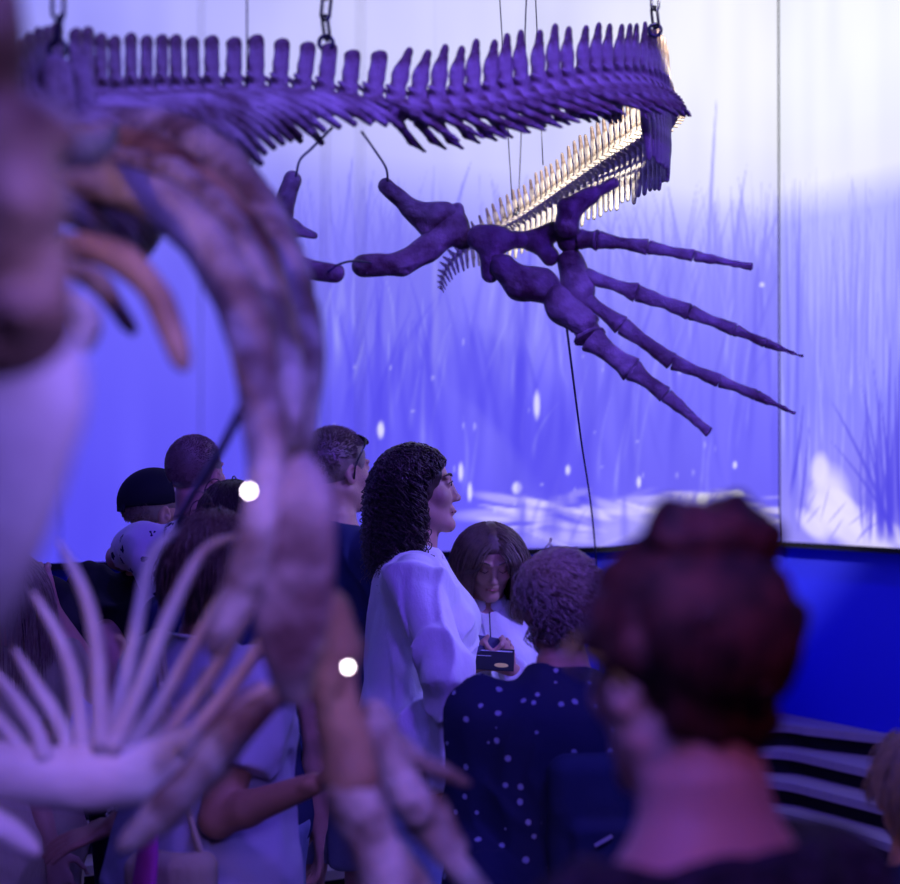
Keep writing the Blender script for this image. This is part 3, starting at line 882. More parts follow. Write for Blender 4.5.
# ------------------------------------------------------------------ jaw with long curved teeth, lower left
jw = thing('toothed_jaw', 'blurred pale bone bar with long curved teeth fanning upward at lower left', 'jaw', tuple(W(150, 800, 2.4)))
JY = 2.4
limb('jaw_bone', [(-60, 756, JY), (10, 772, JY), (80, 778, JY), (140, 772, JY), (190, 752, JY), (232, 718, JY), (262, 690, JY)], [.022, .033, .038, .035, .026, .018, .012], BONEP, jw, .007, rough=.003, seed=20, flat=((0, 1, 0), .8))
limb('jaw_bone', [(122, 848, JY - .1), (160, 815, JY - .1), (205, 768, JY - .08), (245, 722, JY - .05), (285, 690, JY)], [.010, .019, .021, .018, .011], BONE, jw, .007, rough=.003, seed=21)
limb('jaw_bone', [(-40, 812, JY), (0, 828, JY), (38, 852, JY)], [.016, .016, .009], BONEP, jw, .007, seed=22)
TEETH = [[(58, 540), (84, 592), (97, 650), (101, 750)], [(33, 592), (60, 640), (76, 690), (83, 752)], [(14, 648), (38, 688), (58, 720), (70, 755)],
         [(-8, 668), (18, 702), (36, 730), (45, 758)], [(-20, 700), (0, 722), (14, 740), (24, 758)], [(176, 528), (150, 560), (134, 640), (122, 690), (106, 752)], [(240, 535), (204, 552), (172, 608), (140, 690), (112, 752)],
         [(226, 585), (194, 646), (154, 712), (121, 752)], [(262, 588), (236, 634), (200, 690), (146, 752)], [(280, 600), (258, 648), (222, 700), (178, 752)], [(-30, 735), (-12, 748), (0, 762)]]
for i, T_ in enumerate(TEETH):
    P = spline([W(x, y, JY + .02 * ((i % 3) - 1)) for x, y in T_], 22)
    R = np.interp(np.linspace(0, 1, 22), [0, .15, .6, 1], [.002, .0065, .0095, .0115])
    put('tooth', tubes('tooth', [P], [R], 10), BONEP, jw, tuple(jw.location))

for o_, px_, py_, Y_ in ((jw, 60, 775, JY), (jw, 200, 745, JY), (nl, 325, 610, 2.12), (nl, 360, 780, 2.12)):
    a_ = W(px_, py_, Y_)
    put('hanger_wire', tubes('hanger_wire', [spline([a_, a_ + A(0, 0, 1), A(a_[0], a_[1], CEIL)], 6)], [.0007], 5), WIRE, o_, tuple(o_.location))

# ------------------------------------------------------------------ suspension
def top_of(px, py, Y): return W(px, py, Y)


chain(top_of(58, 52, 2.9), 'blurred dark chain at top left, over the start of the spine')
chain(top_of(326, 45, 3.71), 'dark chain with a ring above the middle of the spine, third from the right edge')
chain(top_of(655, 32, 4.32), 'dark twisted chain above the bend of the spine, nearest the right')


def up(px, py, Y, px1, label, r=.0016):
    a = W(px, py, Y); b = A((px1 - 450) / FPX * Y, Y, CEIL)
    wire([a, (a + b) / 2, b], r, label)


up(247, 85, 3.58, 244, 'thin wire going up from the spine left of the ringed chain')
up(518, 218, 6.3, 545, 'dark wire with a clamp running up from the far pale tail', .0022)
up(543, 165, 5.9, 512, 'thin wire crossing another wire above the middle of the spine', .0018)
up(512, 200, 6.2, 470, 'pale thin wire slanting up left from the far tail, leftmost of the three', .0018)
o = tag(put('cable_clamp', (lambda f: (f.ell(W(518, 214, 6.3), (.016, .016, .022), .004), f.cap(W(518, 222, 6.3), W(518, 232, 6.3), .01, .008), f.mesh('cable_clamp'))[-1])(Field(W(518, 216, 6.3) - .09, W(518, 216, 6.3) + .09, .005)), STEEL), 'small dark clamp on the wire at the far tail', 'clamp')
wire([W(332, 128, 3.75), W(312, 148, 3.95), W(300, 160, 4.1), W(296, 176, 4.27)], .0028, 'curved wire from the spine to the pelvis bones behind the ribs')
wire([W(362, 132, 3.8), W(376, 152, 4.1), W(386, 168, 4.35), W(388, 182, 4.5)], .0028, 'curved wire from the spine to the upper end of the sharp flipper')
wire([W(328, 272, 4.27), W(340, 264, 4.3), W(355, 261, 4.36), W(371, 263, 4.45)], .0026, 'short sagging wire linking the two sets of pelvis bones')
b_ = W(598, 560, 7.2); wire([W(566, 322, 4.42), W(580, 432, 5.6), W(595, 546, 7.0), A(b_[0] + .03, 7.2, .66)], .003, 'dark guy wire slanting from the flipper down to the wall bench', 'guy_wire', n=40)
wire([W(247, 398, 2.1), W(215, 460, 2.6), W(186, 506, 3.1), W(172, 540, 3.5)], .006, 'blurred dark rod slanting down from the big rib', 'support_rod', 'rod')
wire([W(254, 150, 3.5), W(252, 190, 3.5), W(250, 214, 3.48)], .0016, 'short thin wire hanging under the spine above the big rib')

# glowing balls added for glints of polished bolt heads, blurred into round discs
GLOW = mat('glint_glow', (1, 1, 1), .4, emit=((1, .85, .95), 22))
for (px, py, Y, lab) in ((249, 491, 1.88, 'tiny glowing ball as a bolt-head glint beside the big rib, above the dark-haired head'), (348, 667, 2.0, 'tiny glowing ball as a bolt-head glint beside the brown upper arm bone')):
    t = thing('bolt_glint', lab, 'glint', tuple(W(px, py, Y)))
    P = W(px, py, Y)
    f = Field(P - .02, P + .02, .0012); f.ell(P, .0032, 0); put('glint_ball', f.mesh('glint_ball'), GLOW, t, tuple(P))
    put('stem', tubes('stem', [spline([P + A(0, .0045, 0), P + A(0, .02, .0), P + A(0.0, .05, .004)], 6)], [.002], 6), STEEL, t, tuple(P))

# ------------------------------------------------------------------ people
def m3(rx=0, ry=0, rz=0):
    return np.array(Matrix.Rotation(rz * D2R, 3, 'Z') @ Matrix.Rotation(rx * D2R, 3, 'X') @ Matrix.Rotation(ry * D2R, 3, 'Y'))


def add_hand(f, wrist, dirv, palm, side, curl=25, spread=1.0):
    """palm: the way the palm faces. side: +1 right hand, -1 left"""
    d = unit(dirv); n = unit(np.asarray(palm, float) - (np.asarray(palm, float) @ d) * d); t = np.cross(d, n) * side   # t: towards the thumb
    t = -t if side == 0 else t
    w = np.asarray(wrist, float)
    f.cap(w - d * .01, w + d * .03, .022, .024, .012, flat=(n, .62))
    for q in (-.027, -.009, .009, .027):
        f.cap(w + d * .025 + t * q * .5, w + d * .088 + t * q, .014, .0115, .010, flat=(n, .8))
    for q, L, a0 in ((.029, .072, 6), (.010, .080, 1), (-.010, .075, -3), (-.028, .060, -8)):
        dd = unit(d * math.cos(a0 * D2R * spread) + t * math.sin(a0 * D2R * spread)); p = w + d * .088 + t * q
        ang = curl * .5
        for j, fr in enumerate((.44, .31, .25)):
            v = dd * math.cos(ang * D2R) + n * math.sin(ang * D2R)
            p2 = p + v * L * fr
            f.cap(p, p2, .0088 - j * .0008, .0080 - j * .0008, .003); p = p2; ang += curl
    p = w + d * .022 + t * .026
    v = unit(d * .62 + t * .75 + n * .35)
    p2 = p + v * .038; f.cap(p, p2, .014, .0105, .010)
    p3 = p2 + unit(d * .85 + t * .35 + n * .4) * .030; f.cap(p2, p3, .0100, .0088, .004)
    p4 = p3 + unit(d * .85 + t * .15 + n * .5) * .022; f.cap(p3, p4, .0086, .0072, .004)


HS = 1.0


def add_head(f, R, o, fem=True):
    f.frame(R, o)
    f.ell((0, -.014, .032), (.073, .092, .083), .01)
    f.ell((0, .018, -.030), (.057, .066, .082), .03)
    for s_ in (-1, 1):
        f.cap((s_ * .050, -.002, -.052), (s_ * .014, .064, -.096), .017, .015, .022)
        f.ell((s_ * .036, .058, -.022), (.024, .022, .022), .02)
        f.ell((s_ * .030, .088, .008), (.017, .013, .011), .012, 'sub')
        f.ell((s_ * .030, .0745, .007), (.0125, .0125, .0115), .003)
        f.cap((s_ * .014, .084, .025), (s_ * .044, .074, .026), .007, .006, .010)
        f.ell((s_ * .0095, .091, -.035), (.0075, .009, .006), .007)
        f.ell((s_ * .005, .096, -.0405), (.0025, .004, .0025), .003, 'sub')
        Re = m3(0, 0, s_ * -22)
        f.ell((s_ * .075, -.010, -.008), (.007, .018, .030), .006, R=Re)
        f.ell((s_ * .082, -.006, -.002), (.006, .010, .018), .004, 'sub', R=Re)
        f.ell((s_ * .079, -.004, -.010), (.004, .005, .007), .003, R=Re)
    f.ell((0, .068, -.100), (.018, .014, .013), .018)
    f.cap((0, .082, .014), (0, .0955, -.028), .0070, .0085, .012)
    f.ell((0, .1015, -.032), (.008, .007, .007), .007)
    f.ell((0, .0805, -.058), (.021, .009, .0065), .008)
    f.ell((0, .0785, -.069), (.018, .009, .0065), .007)
    f.frame(None)


TORSO_F = [(.80, .150, .112, 0, -.005), (.88, .168, .120, 0, -.01), (.97, .150, .108, 0, -.005), (1.08, .122, .094, 0, .005), (1.18, .134, .100, 0, .01), (1.28, .152, .104, 0, .01), (1.35, .136, .086, 0, -.005), (1.40, .092, .064, 0, -.012), (1.435, .062, .052, 0, -.008), (1.46, .050, .048, 0, .0)]
TORSO_M = [(.80, .150, .112, 0, -.005), (.88, .160, .115, 0, -.01), (.97, .150, .112, 0, 0), (1.08, .150, .112, 0, .005), (1.18, .162, .115, 0, .01), (1.28, .178, .116, 0, .01), (1.35, .172, .096, 0, -.005), (1.40, .128, .072, 0, -.012), (1.435, .072, .058, 0, -.008), (1.46, .058, .054, 0, .0)]


def person(label, px, Y, H, rz, hand=None, build='f', wide=1.0, RA=None, LA=None, head=(0, 0, 0), top=None, bottom=None, hair=None, legs=None, z0=0, skin=None,
           face=False, eyes='open', shoes=True, hres=.0042, shift=0, dress=False, neckz=1.425, world_arms=True, sh_drop=0.0, hdrop=0.0):
    s = H / 1.7
    X = W(px, 470, Y)[0]
    root = thing('person', label, 'person', (X, Y, z0), rz * D2R, scale=s)
    Rw = m3(0, 0, rz)
    def loc(p): return (Rw.T @ (np.asarray(p, float) - A(X, Y, z0))) / s
    sk = skin or SKIN
    sw = (.158 if build == 'f' else .185) * (1 + (wide - 1) * .7)
    T = [(a, b * wide, c * wide ** .8, d, e) for a, b, c, d, e in (TORSO_F if build == 'f' else TORSO_M)]
    T = [(a, b, c, d, e) if a < 1.37 else (a, b / wide ** .8, c / wide ** .6, d, e) for a, b, c, d, e in T]
    arms = []
    for side, cfg in ((1, RA), (-1, LA)):
        S = A(side * sw, -.008, 1.372 - sh_drop)
        if cfg is None:
            E = S + A(side * .045, -.02, -.285); Wr = E + A(side * .01, .06, -.235); hd = Wr - E; pl = A(-side, 0, 0); cu = 25
        else:
            E, Wr, hd, pl, cu = cfg
            E = loc(E) if len(E) == 3 and world_arms else np.array(E); Wr = loc(Wr) if world_arms else np.array(Wr)
            # keep real limb lengths: place the elbow
            d0 = Wr - S; L = np.linalg.norm(d0); a_, b_ = .285, .245
            if L > (a_ + b_) * .995: Wr = S + d0 / L * (a_ + b_) * .995; d0 = Wr - S; L = np.linalg.norm(d0)
            x_ = (a_ ** 2 - b_ ** 2 + L ** 2) / (2 * L); h_ = math.sqrt(max(0, a_ ** 2 - x_ ** 2))
            e0 = E - S; e0 = e0 - (e0 @ d0) * d0 / L ** 2
            E = S + d0 / L * x_ + unit(e0) * h_
            hd = (Wr - E) if hd is None else (Rw.T @ np.array(hd, float)); pl = Rw.T @ np.array(pl, float)
        arms.append((side, S, E, Wr, hd, pl, cu))
    if legs is None:
        lg = [(A(q * .088 * wide, 0, .86), A(q * .098, .012, .47), A(q * .10, -.02, .075), A(0, 1, 0)) for q in (-1, 1)]
    else:
        lg = [(A(*l[0]), A(*l[1]), A(*l[2]), unit(l[3])) for l in legs]
    Rh = m3(head[1], head[2], head[0]); ho = A(0, .0 + shift, 1.465 - hdrop) + Rh @ A(0, .018, .118)
    fem = 1 if build == 'f' else 1.12
    # --- body
    allp = np.array([p for a in arms for p in (a[1], a[2], a[3], a[3] + unit(a[4]) * .2)] + [p for l in lg for p in (l[1], l[2], l[2] + l[3] * .2)] + [A(-.25, -.2, .7), A(.25, .2, 1.72)])
    lo = allp.min(0) - .07; hi = allp.max(0) + .07
    lo[2] = max(lo[2], -.005) if legs is None else lo[2]
    fx = [(ho[0] - .105, ho[0] + .105, hres)]; fy = [(ho[1] - .12, ho[1] + .14, hres)]; fz = [(ho[2] - .13, ho[2] + .13, hres)]
    for a in arms:
        if hand and a[0] in hand:
            c = a[3] + unit(a[4]) * .09
            for F_, i_ in ((fx, 0), (fy, 1), (fz, 2)): F_.append((c[i_] - .11, c[i_] + .11, .0045))
    f = Field(lo, hi, .010, (fx, fy, fz))
    f.loft(T, .02)
    f.chain([A(0, -.012, 1.40), A(0, -.005 + shift * .5, 1.45), ho + Rh @ A(0, -.02, -.06)], [.056 * fem, .050 * fem, .052 * fem], .02)
    if build == 'f':
        for q in (-1, 1): f.ell((q * .068, .082, 1.235), (.056, .05, .055), .03)
    for side, S, E, Wr, hd, pl, cu in arms:
        f.ell(S - A(side * .018, 0, .016), (.050, .050, .050), .04)
        f.cap(S, E, .044 * fem * wide ** .5, .036 * fem * wide ** .5, .02)
        m = E + (Wr - E) * .3; f.cap(E, m, .036 * fem, .037 * fem, .01); f.cap(m, Wr, .037 * fem, .023 * fem, .012, )
        add_hand(f, Wr, hd, pl, side, cu)
    for (h_, k_, an, fd) in lg:
        f.cap(h_, k_, .082 * wide, .052, .03); mid = k_ + (an - k_) * .3 - fd * .012
        f.cap(k_, mid, .050, .056, .02); f.cap(mid, an, .054, .034, .02)
        f.cap(an + A(0, 0, -.03), an + fd * .13 + A(0, 0, -.052), .032, .022, .02)
    add_head(f, Rh, ho)
    body = put('body', f.mesh('body'), sk, root)
    # --- top
    if top:
        g = top.get('loose', .014); hem = top.get('hem', .88); r0 = top.get('res', .0075)
        sl = top.get('sleeve', 'short')
        lo2 = A(-.50, -.40, hem - .06); hi2 = A(.50, .42, 1.50)
        pts = np.array([p for a in arms for p in (a[1], a[2], a[3])]); lo2[:2] = np.minimum(pts.min(0)[:2] - .12, A(-.28, -.22)); hi2[:2] = np.maximum(pts.max(0)[:2] + .12, A(.28, .24))
        hi2[2] = max(hi2[2], (pts.max(0)[2] + .1) if sl == 'long' else 1.5)
        lo2[2] = min(lo2[2], pts.min(0)[2] - .08) if sl == 'long' else lo2[2]
        f = Field(lo2, hi2, r0)
        TT = []
        for a, b, c, d, e in T:
            k2 = np.interp(a, [.8, 1.0, 1.2, 1.35, 1.43], [g * 1.6, g * 2.2, g * 1.2, g * .9, g * .5])
            TT.append((a, b + k2, c + k2, d, e))
        if hem < .80:
            flare = top.get('flare', 0)
            TT = [(hem - .02, TT[0][1] + flare + .01, TT[0][2] + flare + .01, 0, -.005)] + TT
        f.loft(TT, .01)
        if build == 'f':
            for q in (-1, 1): f.ell((q * .068, .082, 1.235), (.056 + g, .05 + g, .055 + g), .05)
        f.cut((0, 0, hem), (0, .05, -1))
        f.cut((0, 0, neckz + .006), (0, .30, 1))
        for side, S, E, Wr, hd, pl, cu in arms:
            wr = g * top.get('sl_w', 1)
            f.ell(S - A(side * .020, 0, .018), (.050 + g, .052 + g, .052 + g * .6), .05)
            ra, rb, rc = (.046 * fem * wide ** .5 + wr, .040 * fem * wide ** .5 + wr, .030 + wr)
            if sl == 'short':
                e2 = S + (E - S) * top.get('sl_len', .62); f.cap(S, e2, ra + .004, rb + .012, .03, end=True)
            elif sl == 'long':
                f.cap(S, E, ra, rb, .03); f.cap(E, Wr + unit(Wr - E) * top.get('cuff', .0), rb, rc, .015, end=True)
                cf = Wr + unit(Wr - E) * top.get('cuff', 0)
                f.cap(cf - unit(Wr - E) * .045, cf, rc + .003, rc + .006, .004, end=True)
            elif sl == 'threequarter':
                f.cap(S, E, ra, rb, .03); f.cap(E, E + (Wr - E) * .5, rb, rb, .015, end=True)
        fo = top.get('fold', .012)
        f.d -= fo * .45
        f.rough(fo * .9, 8, int(px), (1, 1, .5))
        f.folds(fo * .85, 7, int(px), m3(0, 25, 0), (1, 1, .35)); f.folds(fo * .6, 11, int(px) + 5, m3(0, -35, 20), (1, 1, .4))
        # hollow neck opening
        f.cap((0, .01, 1.40), (0, .03, 1.54), top.get('neck_r', .050) * fem, .085 + top.get('neck_r', .05) - .05, .01, 'sub')
        o = put(top.get('name', 'shirt'), f.mesh('shirt'), top['mat'], root)
        if top.get('collar'):
            P = [A(math.cos(a) * .062 * fem, .0 + math.sin(a) * .058, 1.432 - .016 * math.sin(a)) for a in np.linspace(PI * .62, PI * 2.38, 22)]
            f = Field((-.13, -.12, 1.36), (.13, .13, 1.52), .004)
            for a_, b_ in zip(P[:-1], P[1:]):
                f.cap(a_, b_, .019, .019, .002, flat=((a_[0] + b_[0], a_[1] + b_[1], .02), .30))
            put('collar', f.mesh('collar'), top['mat'], root)
    # --- trousers, shorts or skirt
    if bottom:
        k = bottom['kind']; g = bottom.get('loose', .012)
        zt = bottom.get('waist', .98)
        allq = np.array([p for l in lg for p in l[:3]]); lo2 = np.minimum(allq.min(0) - .13, A(-.26, -.2, 0)); hi2 = np.maximum(allq.max(0) + .13, A(.26, .2, zt + .03))
        lo2[2] = max(lo2[2], .01) if legs is None else lo2[2]
        f = Field(lo2, hi2, .010)
        if k in ('jeans', 'shorts'):
            f.loft([(a, b + g, c + g, d, e) for a, b, c, d, e in T if a < 1.1], .02)
            f.ell((0, 0, .84), (.15 * wide, .11, .10), .03)
            for (h_, k_, an, fd) in lg:
                if k == 'jeans':
                    f.cap(h_, k_, .088 * wide + g, .062 + g, .03); f.cap(k_, an + A(0, 0, .0), .062 + g, .052 + g, .02, end=True)
                else:
                    f.cap(h_, h_ + (k_ - h_) * .95, .09 * wide + g, .078 + g, .03, end=True)
        else:
            zb = bottom.get('hem', .3)
            f.loft([(zb, .23, .20, 0, 0), (.6, .20 + g, .155 + g, 0, 0)] + [(a, b + g, c + g, d, e) for a, b, c, d, e in T if .75 < a < 1.1], .02)
        f.cut((0, 0, zt), (0, 0, 1))
        f.rough(.007, 10, int(px) + 9, (1, 1, .6))
        put({'jeans': 'trousers', 'shorts': 'shorts', 'skirt': 'skirt'}[k], f.mesh('trousers'), bottom['mat'], root)
    if shoes:
        for (h_, k_, an, fd) in lg:
            f = Field(an - A(.16, .22, .12), an + A(.16, .26, .09), .007)
            side_ = np.cross(fd, A(0, 0, 1)); Rf = np.stack([side_, fd, A(0, 0, 1)], 1)
            c = an + fd * .06 - A(0, 0, .030)
            f.ell(c, (.050, .145, .048), .01, R=Rf); f.cap(an - A(0, 0, .02), an + A(0, 0, .01), .048, .046, .02)
            f.cut((0, 0, an[2] - .075), (0, 0, -1))
            put('shoe', f.mesh('shoe'), SHOEM, root)
    if face:
        for q in (-1, 1):
            if eyes == 'open':
                f = Field(ho - .12, ho + .12, .002) if False else None
                c = ho + Rh @ A(q * .0305, .0835, .006)
                f = Field(c - .012, c + .012, .0018); f.frame(Rh, c); f.ell((0, 0, 0), (.0065, .005, .0055), 0); put('eye', f.mesh('eye'), EYEM, root)
                L_ = [(q * .018, .0855, .009), (q * .030, .0905, .0135), (q * .043, .081, .009)]
            else:
                L_ = [(q * .018, .0850, .003), (q * .030, .0895, -.0015), (q * .043, .080, .002)]
            P = spline([ho + Rh @ A(*l) for l in L_], 10)
            put('eyelash', tubes('eyelash', [P], [.0014], 5), EYEM, root)
            P = spline([ho + Rh @ A(q * a, b, c) for a, b, c in ((.014, .0905, .027), (.030, .087, .033), (.047, .074, .029))], 10)
            put('eyebrow', tubes('eyebrow', [P], [.0026], 6), hair[1], root)
        P = spline([ho + Rh @ A(a, b, c) for a, b, c in ((-.021, .080, -.0635), (-.009, .0865, -.0615), (0, .0875, -.0625), (.009, .0865, -.0615), (.021, .080, -.0635))], 14)
        put('lips', tubes('lips', [P - Rh @ A(0, 0, .003)], [np.interp(np.linspace(0, 1, 14), [0, .5, 1], [.0015, .0052, .0015])], 8), LIP, root)
    if hair:
        make_hair(root, Rh, ho, *hair)
    return root, Rh, ho, loc, arms


def make_hair(root, Rh, ho, style, m, opt=None):
    opt = opt or {}
    r = np.random.default_rng(opt.get('seed', 5))
    th = opt.get('thick', .010)
    er = A(.074 + th, .093 + th, .084 + th); ec = A(0, -.014, .034)
    # scalp cap
    f = Field(ho - .19, ho + .19, .0045)
    f.frame(Rh, ho)
    f.ell(ec, er, 0)
    if style in ('long', 'curly'): f.ell((0, -.03, -.02), (.074, .07, .09), .03)
    f.ell((0, .124, -.028), (.095, .088, .104), .012, 'sub')
    if style in ('short', 'crew', 'bun', 'crop'):
        f.box((0, .05, -.13), (.2, .2, .075 + (.0 if style != 'crop' else -.012)), .01, .015, 'sub')
        for q in (-1, 1): f.ell((q * .085, .016, -.025), (.03, .034, .045), .01, 'sub')
        if style == 'bun': f.ell((0, -.045, -.032), (.056, .05, .045), .02)
    if style == 'bun':
        bc = A(*opt['bun']); f.ell(bc, opt['bun_r'], .012)
        f.rough(.004, 60, 3)
    f.rough(opt.get('lump', .003), opt.get('lf', 45), 4)
    f.frame(None)
    put('hair', f.mesh('hair'), m, root)
    n = opt.get('n', 700)
    v = r.normal(size=(n * 4, 3)); v /= np.linalg.norm(v, axis=1)[:, None]
    hl = opt.get('hairline', .42)
    ok = ~((v[:, 1] > .25) & (v[:, 2] < hl)) & (v[:, 2] > opt.get('low', -.55))
    if style in ('short', 'crew', 'crop', 'bun'):
        ok &= ~((abs(v[:, 0]) > .75) & (v[:, 2] < .05) & (v[:, 1] > -.35))
    ok &= v[:, 2] < opt.get('top', 2)
    v = v[ok][:n]; n = len(v)
    p = ec + v * er * .97
    paths = [p.copy()]
    L = opt.get('len', .3); steps = opt.get('steps', 18); h = L / steps * r.uniform(.8, 1.08, (n, 1))
    if style == 'bun':
        bd = A(*opt['bun']); b = (bd - ec) / er; b = b / np.linalg.norm(b)
        for t in np.linspace(.08, .9, 14):
            q = v * (1 - t) + b * t; q /= np.linalg.norm(q, axis=1)[:, None]
            paths.append(ec + q * er * (1.02 + .02 * math.sin(t * 3)))
    else:
        down = Rh.T @ A(0, 0, -1.0)
        if style in ('long', 'curly'):
            d = np.stack([np.sign(v[:, 0]) * .9, -.25 + 0 * v[:, 1], .15 + 0 * v[:, 2]], 1) * (np.clip(v[:, 2:3], 0, 1)) + v * .35 + down * .25
        elif style == 'crew':
            d = v * 1.0 + A(0, .25, .1)
        else:
            sw_ = A(*opt.get('sweep', (0, -.2, -.5))); d = v * .55 + sw_ + r.normal(size=(n, 3)) * .22
        d /= np.linalg.norm(d, axis=1)[:, None]
        g = opt.get('grav', .16)
        bodyc = [(Rh.T @ (A(0, 0, 1.36) - ho), A(.165, .105, .07)), (Rh.T @ (A(0, 0, 1.47) - ho), A(.065, .065, .08)), (Rh.T @ (A(0, .0, 1.20) - ho), A(.15, .15, .17))]
        for _ in range(steps):
            d = d * (1 - g) + down * g + r.normal(size=(n, 3)) * opt.get('jit', .03)
            d /= np.linalg.norm(d, axis=1)[:, None]
            p = p + d * h
            q = (p - ec) / (er * 1.02); l = np.linalg.norm(q, axis=1)[:, None]
            p = np.where(l < 1, ec + q / np.maximum(l, 1e-6) * er * 1.02, p)
            # keep the face free
            fc = (p - A(0, .05, -.04)) / A(.066, .075, .10); l = np.linalg.norm(fc, axis=1)[:, None]
            if style in ('long', 'curly'):
                tgt = A(0, .05, -.04) + fc / np.maximum(l, 1e-6) * A(.066, .075, .10)
                tgt[:, 1] = np.minimum(tgt[:, 1], .07)
                p = np.where(l < 1, tgt, p)
                lim = opt.get('front', .08) + np.clip(p[:, 2] * .9, 0, .08)     # hair stays behind this line below the brow
                p[:, 1] = np.where((p[:, 2] < .085) & (p[:, 1] > lim), lim + (p[:, 1] - lim) * .25, p[:, 1])
                for bc_, br_ in bodyc:
                    q = ((p - bc_) @ np.eye(3)) / br_; l = np.linalg.norm(q, axis=1)[:, None]
                    p = np.where(l < 1, bc_ + q / np.maximum(l, 1e-6) * br_, p)
            paths.append(p.copy())
    P = np.stack(paths, 1)     # n, steps, 3
    if opt.get('curl'):
        ca, cf = opt['curl']; S_ = P.shape[1]; t = np.linspace(0, 1, S_)
        ph = r.uniform(0, 2 * PI, (n, 1)); am = ca * np.clip(t * 4, 0, 1)[None, :] * r.uniform(.6, 1.2, (n, 1))
        w_ = cf * r.uniform(.8, 1.2, (n, 1)) * 2 * PI * t[None, :] + ph
        P[:, :, 0] += am * np.cos(w_); P[:, :, 1] += am * np.sin(w_); P[:, :, 2] += am * .4 * np.sin(w_ * 1.0 + 1)
    P = P @ Rh.T + ho
    rad = opt.get('rad', .0016)
    rr = np.interp(np.linspace(0, 1, P.shape[1]), [0, .1, .7, 1], [.5, 1, .9, .25]) * rad
    put('hair_strands', tubes('hair_strands', list(P), [rr] * n, 4, caps=False), m, root)


H_DK = hairmat('dark_brown_hair', (.085, .052, .045), (.02, .012, .012))
H_BR = hairmat('brown_hair', (.20, .125, .085), (.06, .035, .025))
H_GR = hairmat('greying_hair', (.42, .33, .28), (.16, .10, .08))
H_AU = mat('auburn_hair', (.13, .035, .035), .6, .25, vary=((.012, .004, .006), 30, .18))
H_FAWN = hairmat('cropped_light_brown_hair', (.34, .25, .20), (.14, .09, .07))
H_BL = hairmat('fair_hair', (.42, .32, .24), (.2, .13, .1))
NAVY = mat('navy_jersey', (.03, .04, .10), .9, .15, bump=(25, .3))
BLACKC = mat('black_jersey', (.012, .012, .02), .9, .15, bump=(25, .3))
LILAC = mat('lilac_jersey', (.50, .46, .62), .9, .15, bump=(18, .35))
TEAL = mat('blue_jersey', (.10, .22, .42), .9, .15, bump=(18, .35))
BEIGE = mat('beige_linen', (.50, .42, .30), .9, .15, bump=(60, .4, (1, 1, .2)))
CARGO = mat('faded_cargo_cotton', (.26, .28, .36), .9, .15, bump=(40, .3))
DOTS = mat('navy_spotted_cotton', (.02, .025, .07), .9, .15, bump=(20, .3), dots=((.30, .33, .50), 23, .17, .006))
CROW = mat('white_cotton_with_dark_birds', (.78, .76, .80), .9, .15, bump=(20, .3), dots=((.03, .03, .09), 17, .27, .045))
LACE = mat('black_lace', (.012, .012, .02), .9, .2, bump=(90, .8), vary=((.05, .04, .07), 80, .1))
PINK = mat('pink_scarf', (.75, .10, .55), .7, .2, bump=(20, .3))
CAPM = mat('black_cap_cotton', (.01, .01, .018), .9, .15)
PEARL = mat('pearl', (.85, .8, .8), .2, .6)
FRAMEM = mat('tortoise_frame', (.35, .22, .05), .3, .5)
LENS = mat('dark_lens', (.01, .01, .012), .08, .6)

# 1 woman in the white shirt, seen from the side
whites = dict(mat=SHIRTW, sleeve='long', hem=.905, loose=.020, fold=.020, res=.006, sl_w=.55, cuff=.03, collar=True)
w1 = person('woman with shoulder-length dark curly hair in loose white shirt, gazing up to the right', 417, 5.4, 1.765, -88,
            RA=(W(440, 655, 5.15), W(451, 764, 5.18), None, (0, 1, 0), 25), LA=None, head=(0, 7, 0), top=whites, bottom=dict(kind='jeans', mat=JEANS), face=True,
            hair=('curly', H_DK, dict(n=1050, len=.235, steps=40, grav=.22, curl=(.008, 7), rad=.0019, jit=.05, thick=.008, low=-.7, hairline=.45, lump=.006, front=.012)))
# 2 girl reading
w2 = person('girl with long straight brown hair and zipped white top, reading a dark booklet', 486, 6.0, 1.555, 186,
            RA=(W(456, 650, 6.0), W(476, 668, 5.78), (.6, -.3, .3), (0, .8, .6), 45), LA=(W(532, 655, 6.0), W(512, 670, 5.78), (-.6, -.3, .3), (0, .8, .6), 45), head=(3, -24, 0),
            top=dict(mat=SHIRTW, sleeve='long', hem=1.0, loose=.010, fold=.007, collar=True), bottom=dict(kind='jeans', mat=JEANS, waist=1.03), face=True, eyes='down', hand=(1, -1),
            hair=('long', H_BR, dict(n=1500, len=.36, steps=26, grav=.22, rad=.0016, jit=.015, thick=.003, low=-.6, hairline=.40, seed=8)))
# zip on her top
rt = w2[0]
P = [A(0, .0, 0)] ;
zp = []
for z in np.linspace(1.40, 1.02, 14):
    yy = np.interp(z, [1.0, 1.1, 1.2, 1.24, 1.3, 1.36, 1.40], [.113, .112, .120, .127, .126, .105, .084])
    zp.append((0, yy + .003, z))
put('zip', tubes('zip', [np.array(zp)], [.0022], 5), STEEL, rt)
# 3 man with sunglasses on his head
w3 = person('short-haired man in navy T-shirt and cargo shorts, sunglasses pushed up on his head', 334, 6.02, 1.82, -32, build='m', wide=1.04,
            RA=None, LA=None, head=(-18, 2, 0), top=dict(mat=NAVY, sleeve='short', hem=.80, loose=.018), bottom=dict(kind='shorts', mat=CARGO, loose=.02),
            hair=('crew', H_FAWN, dict(n=2600, len=.014, steps=3, rad=.0012, thick=.004, grav=.1, low=-.5, lump=.001)))


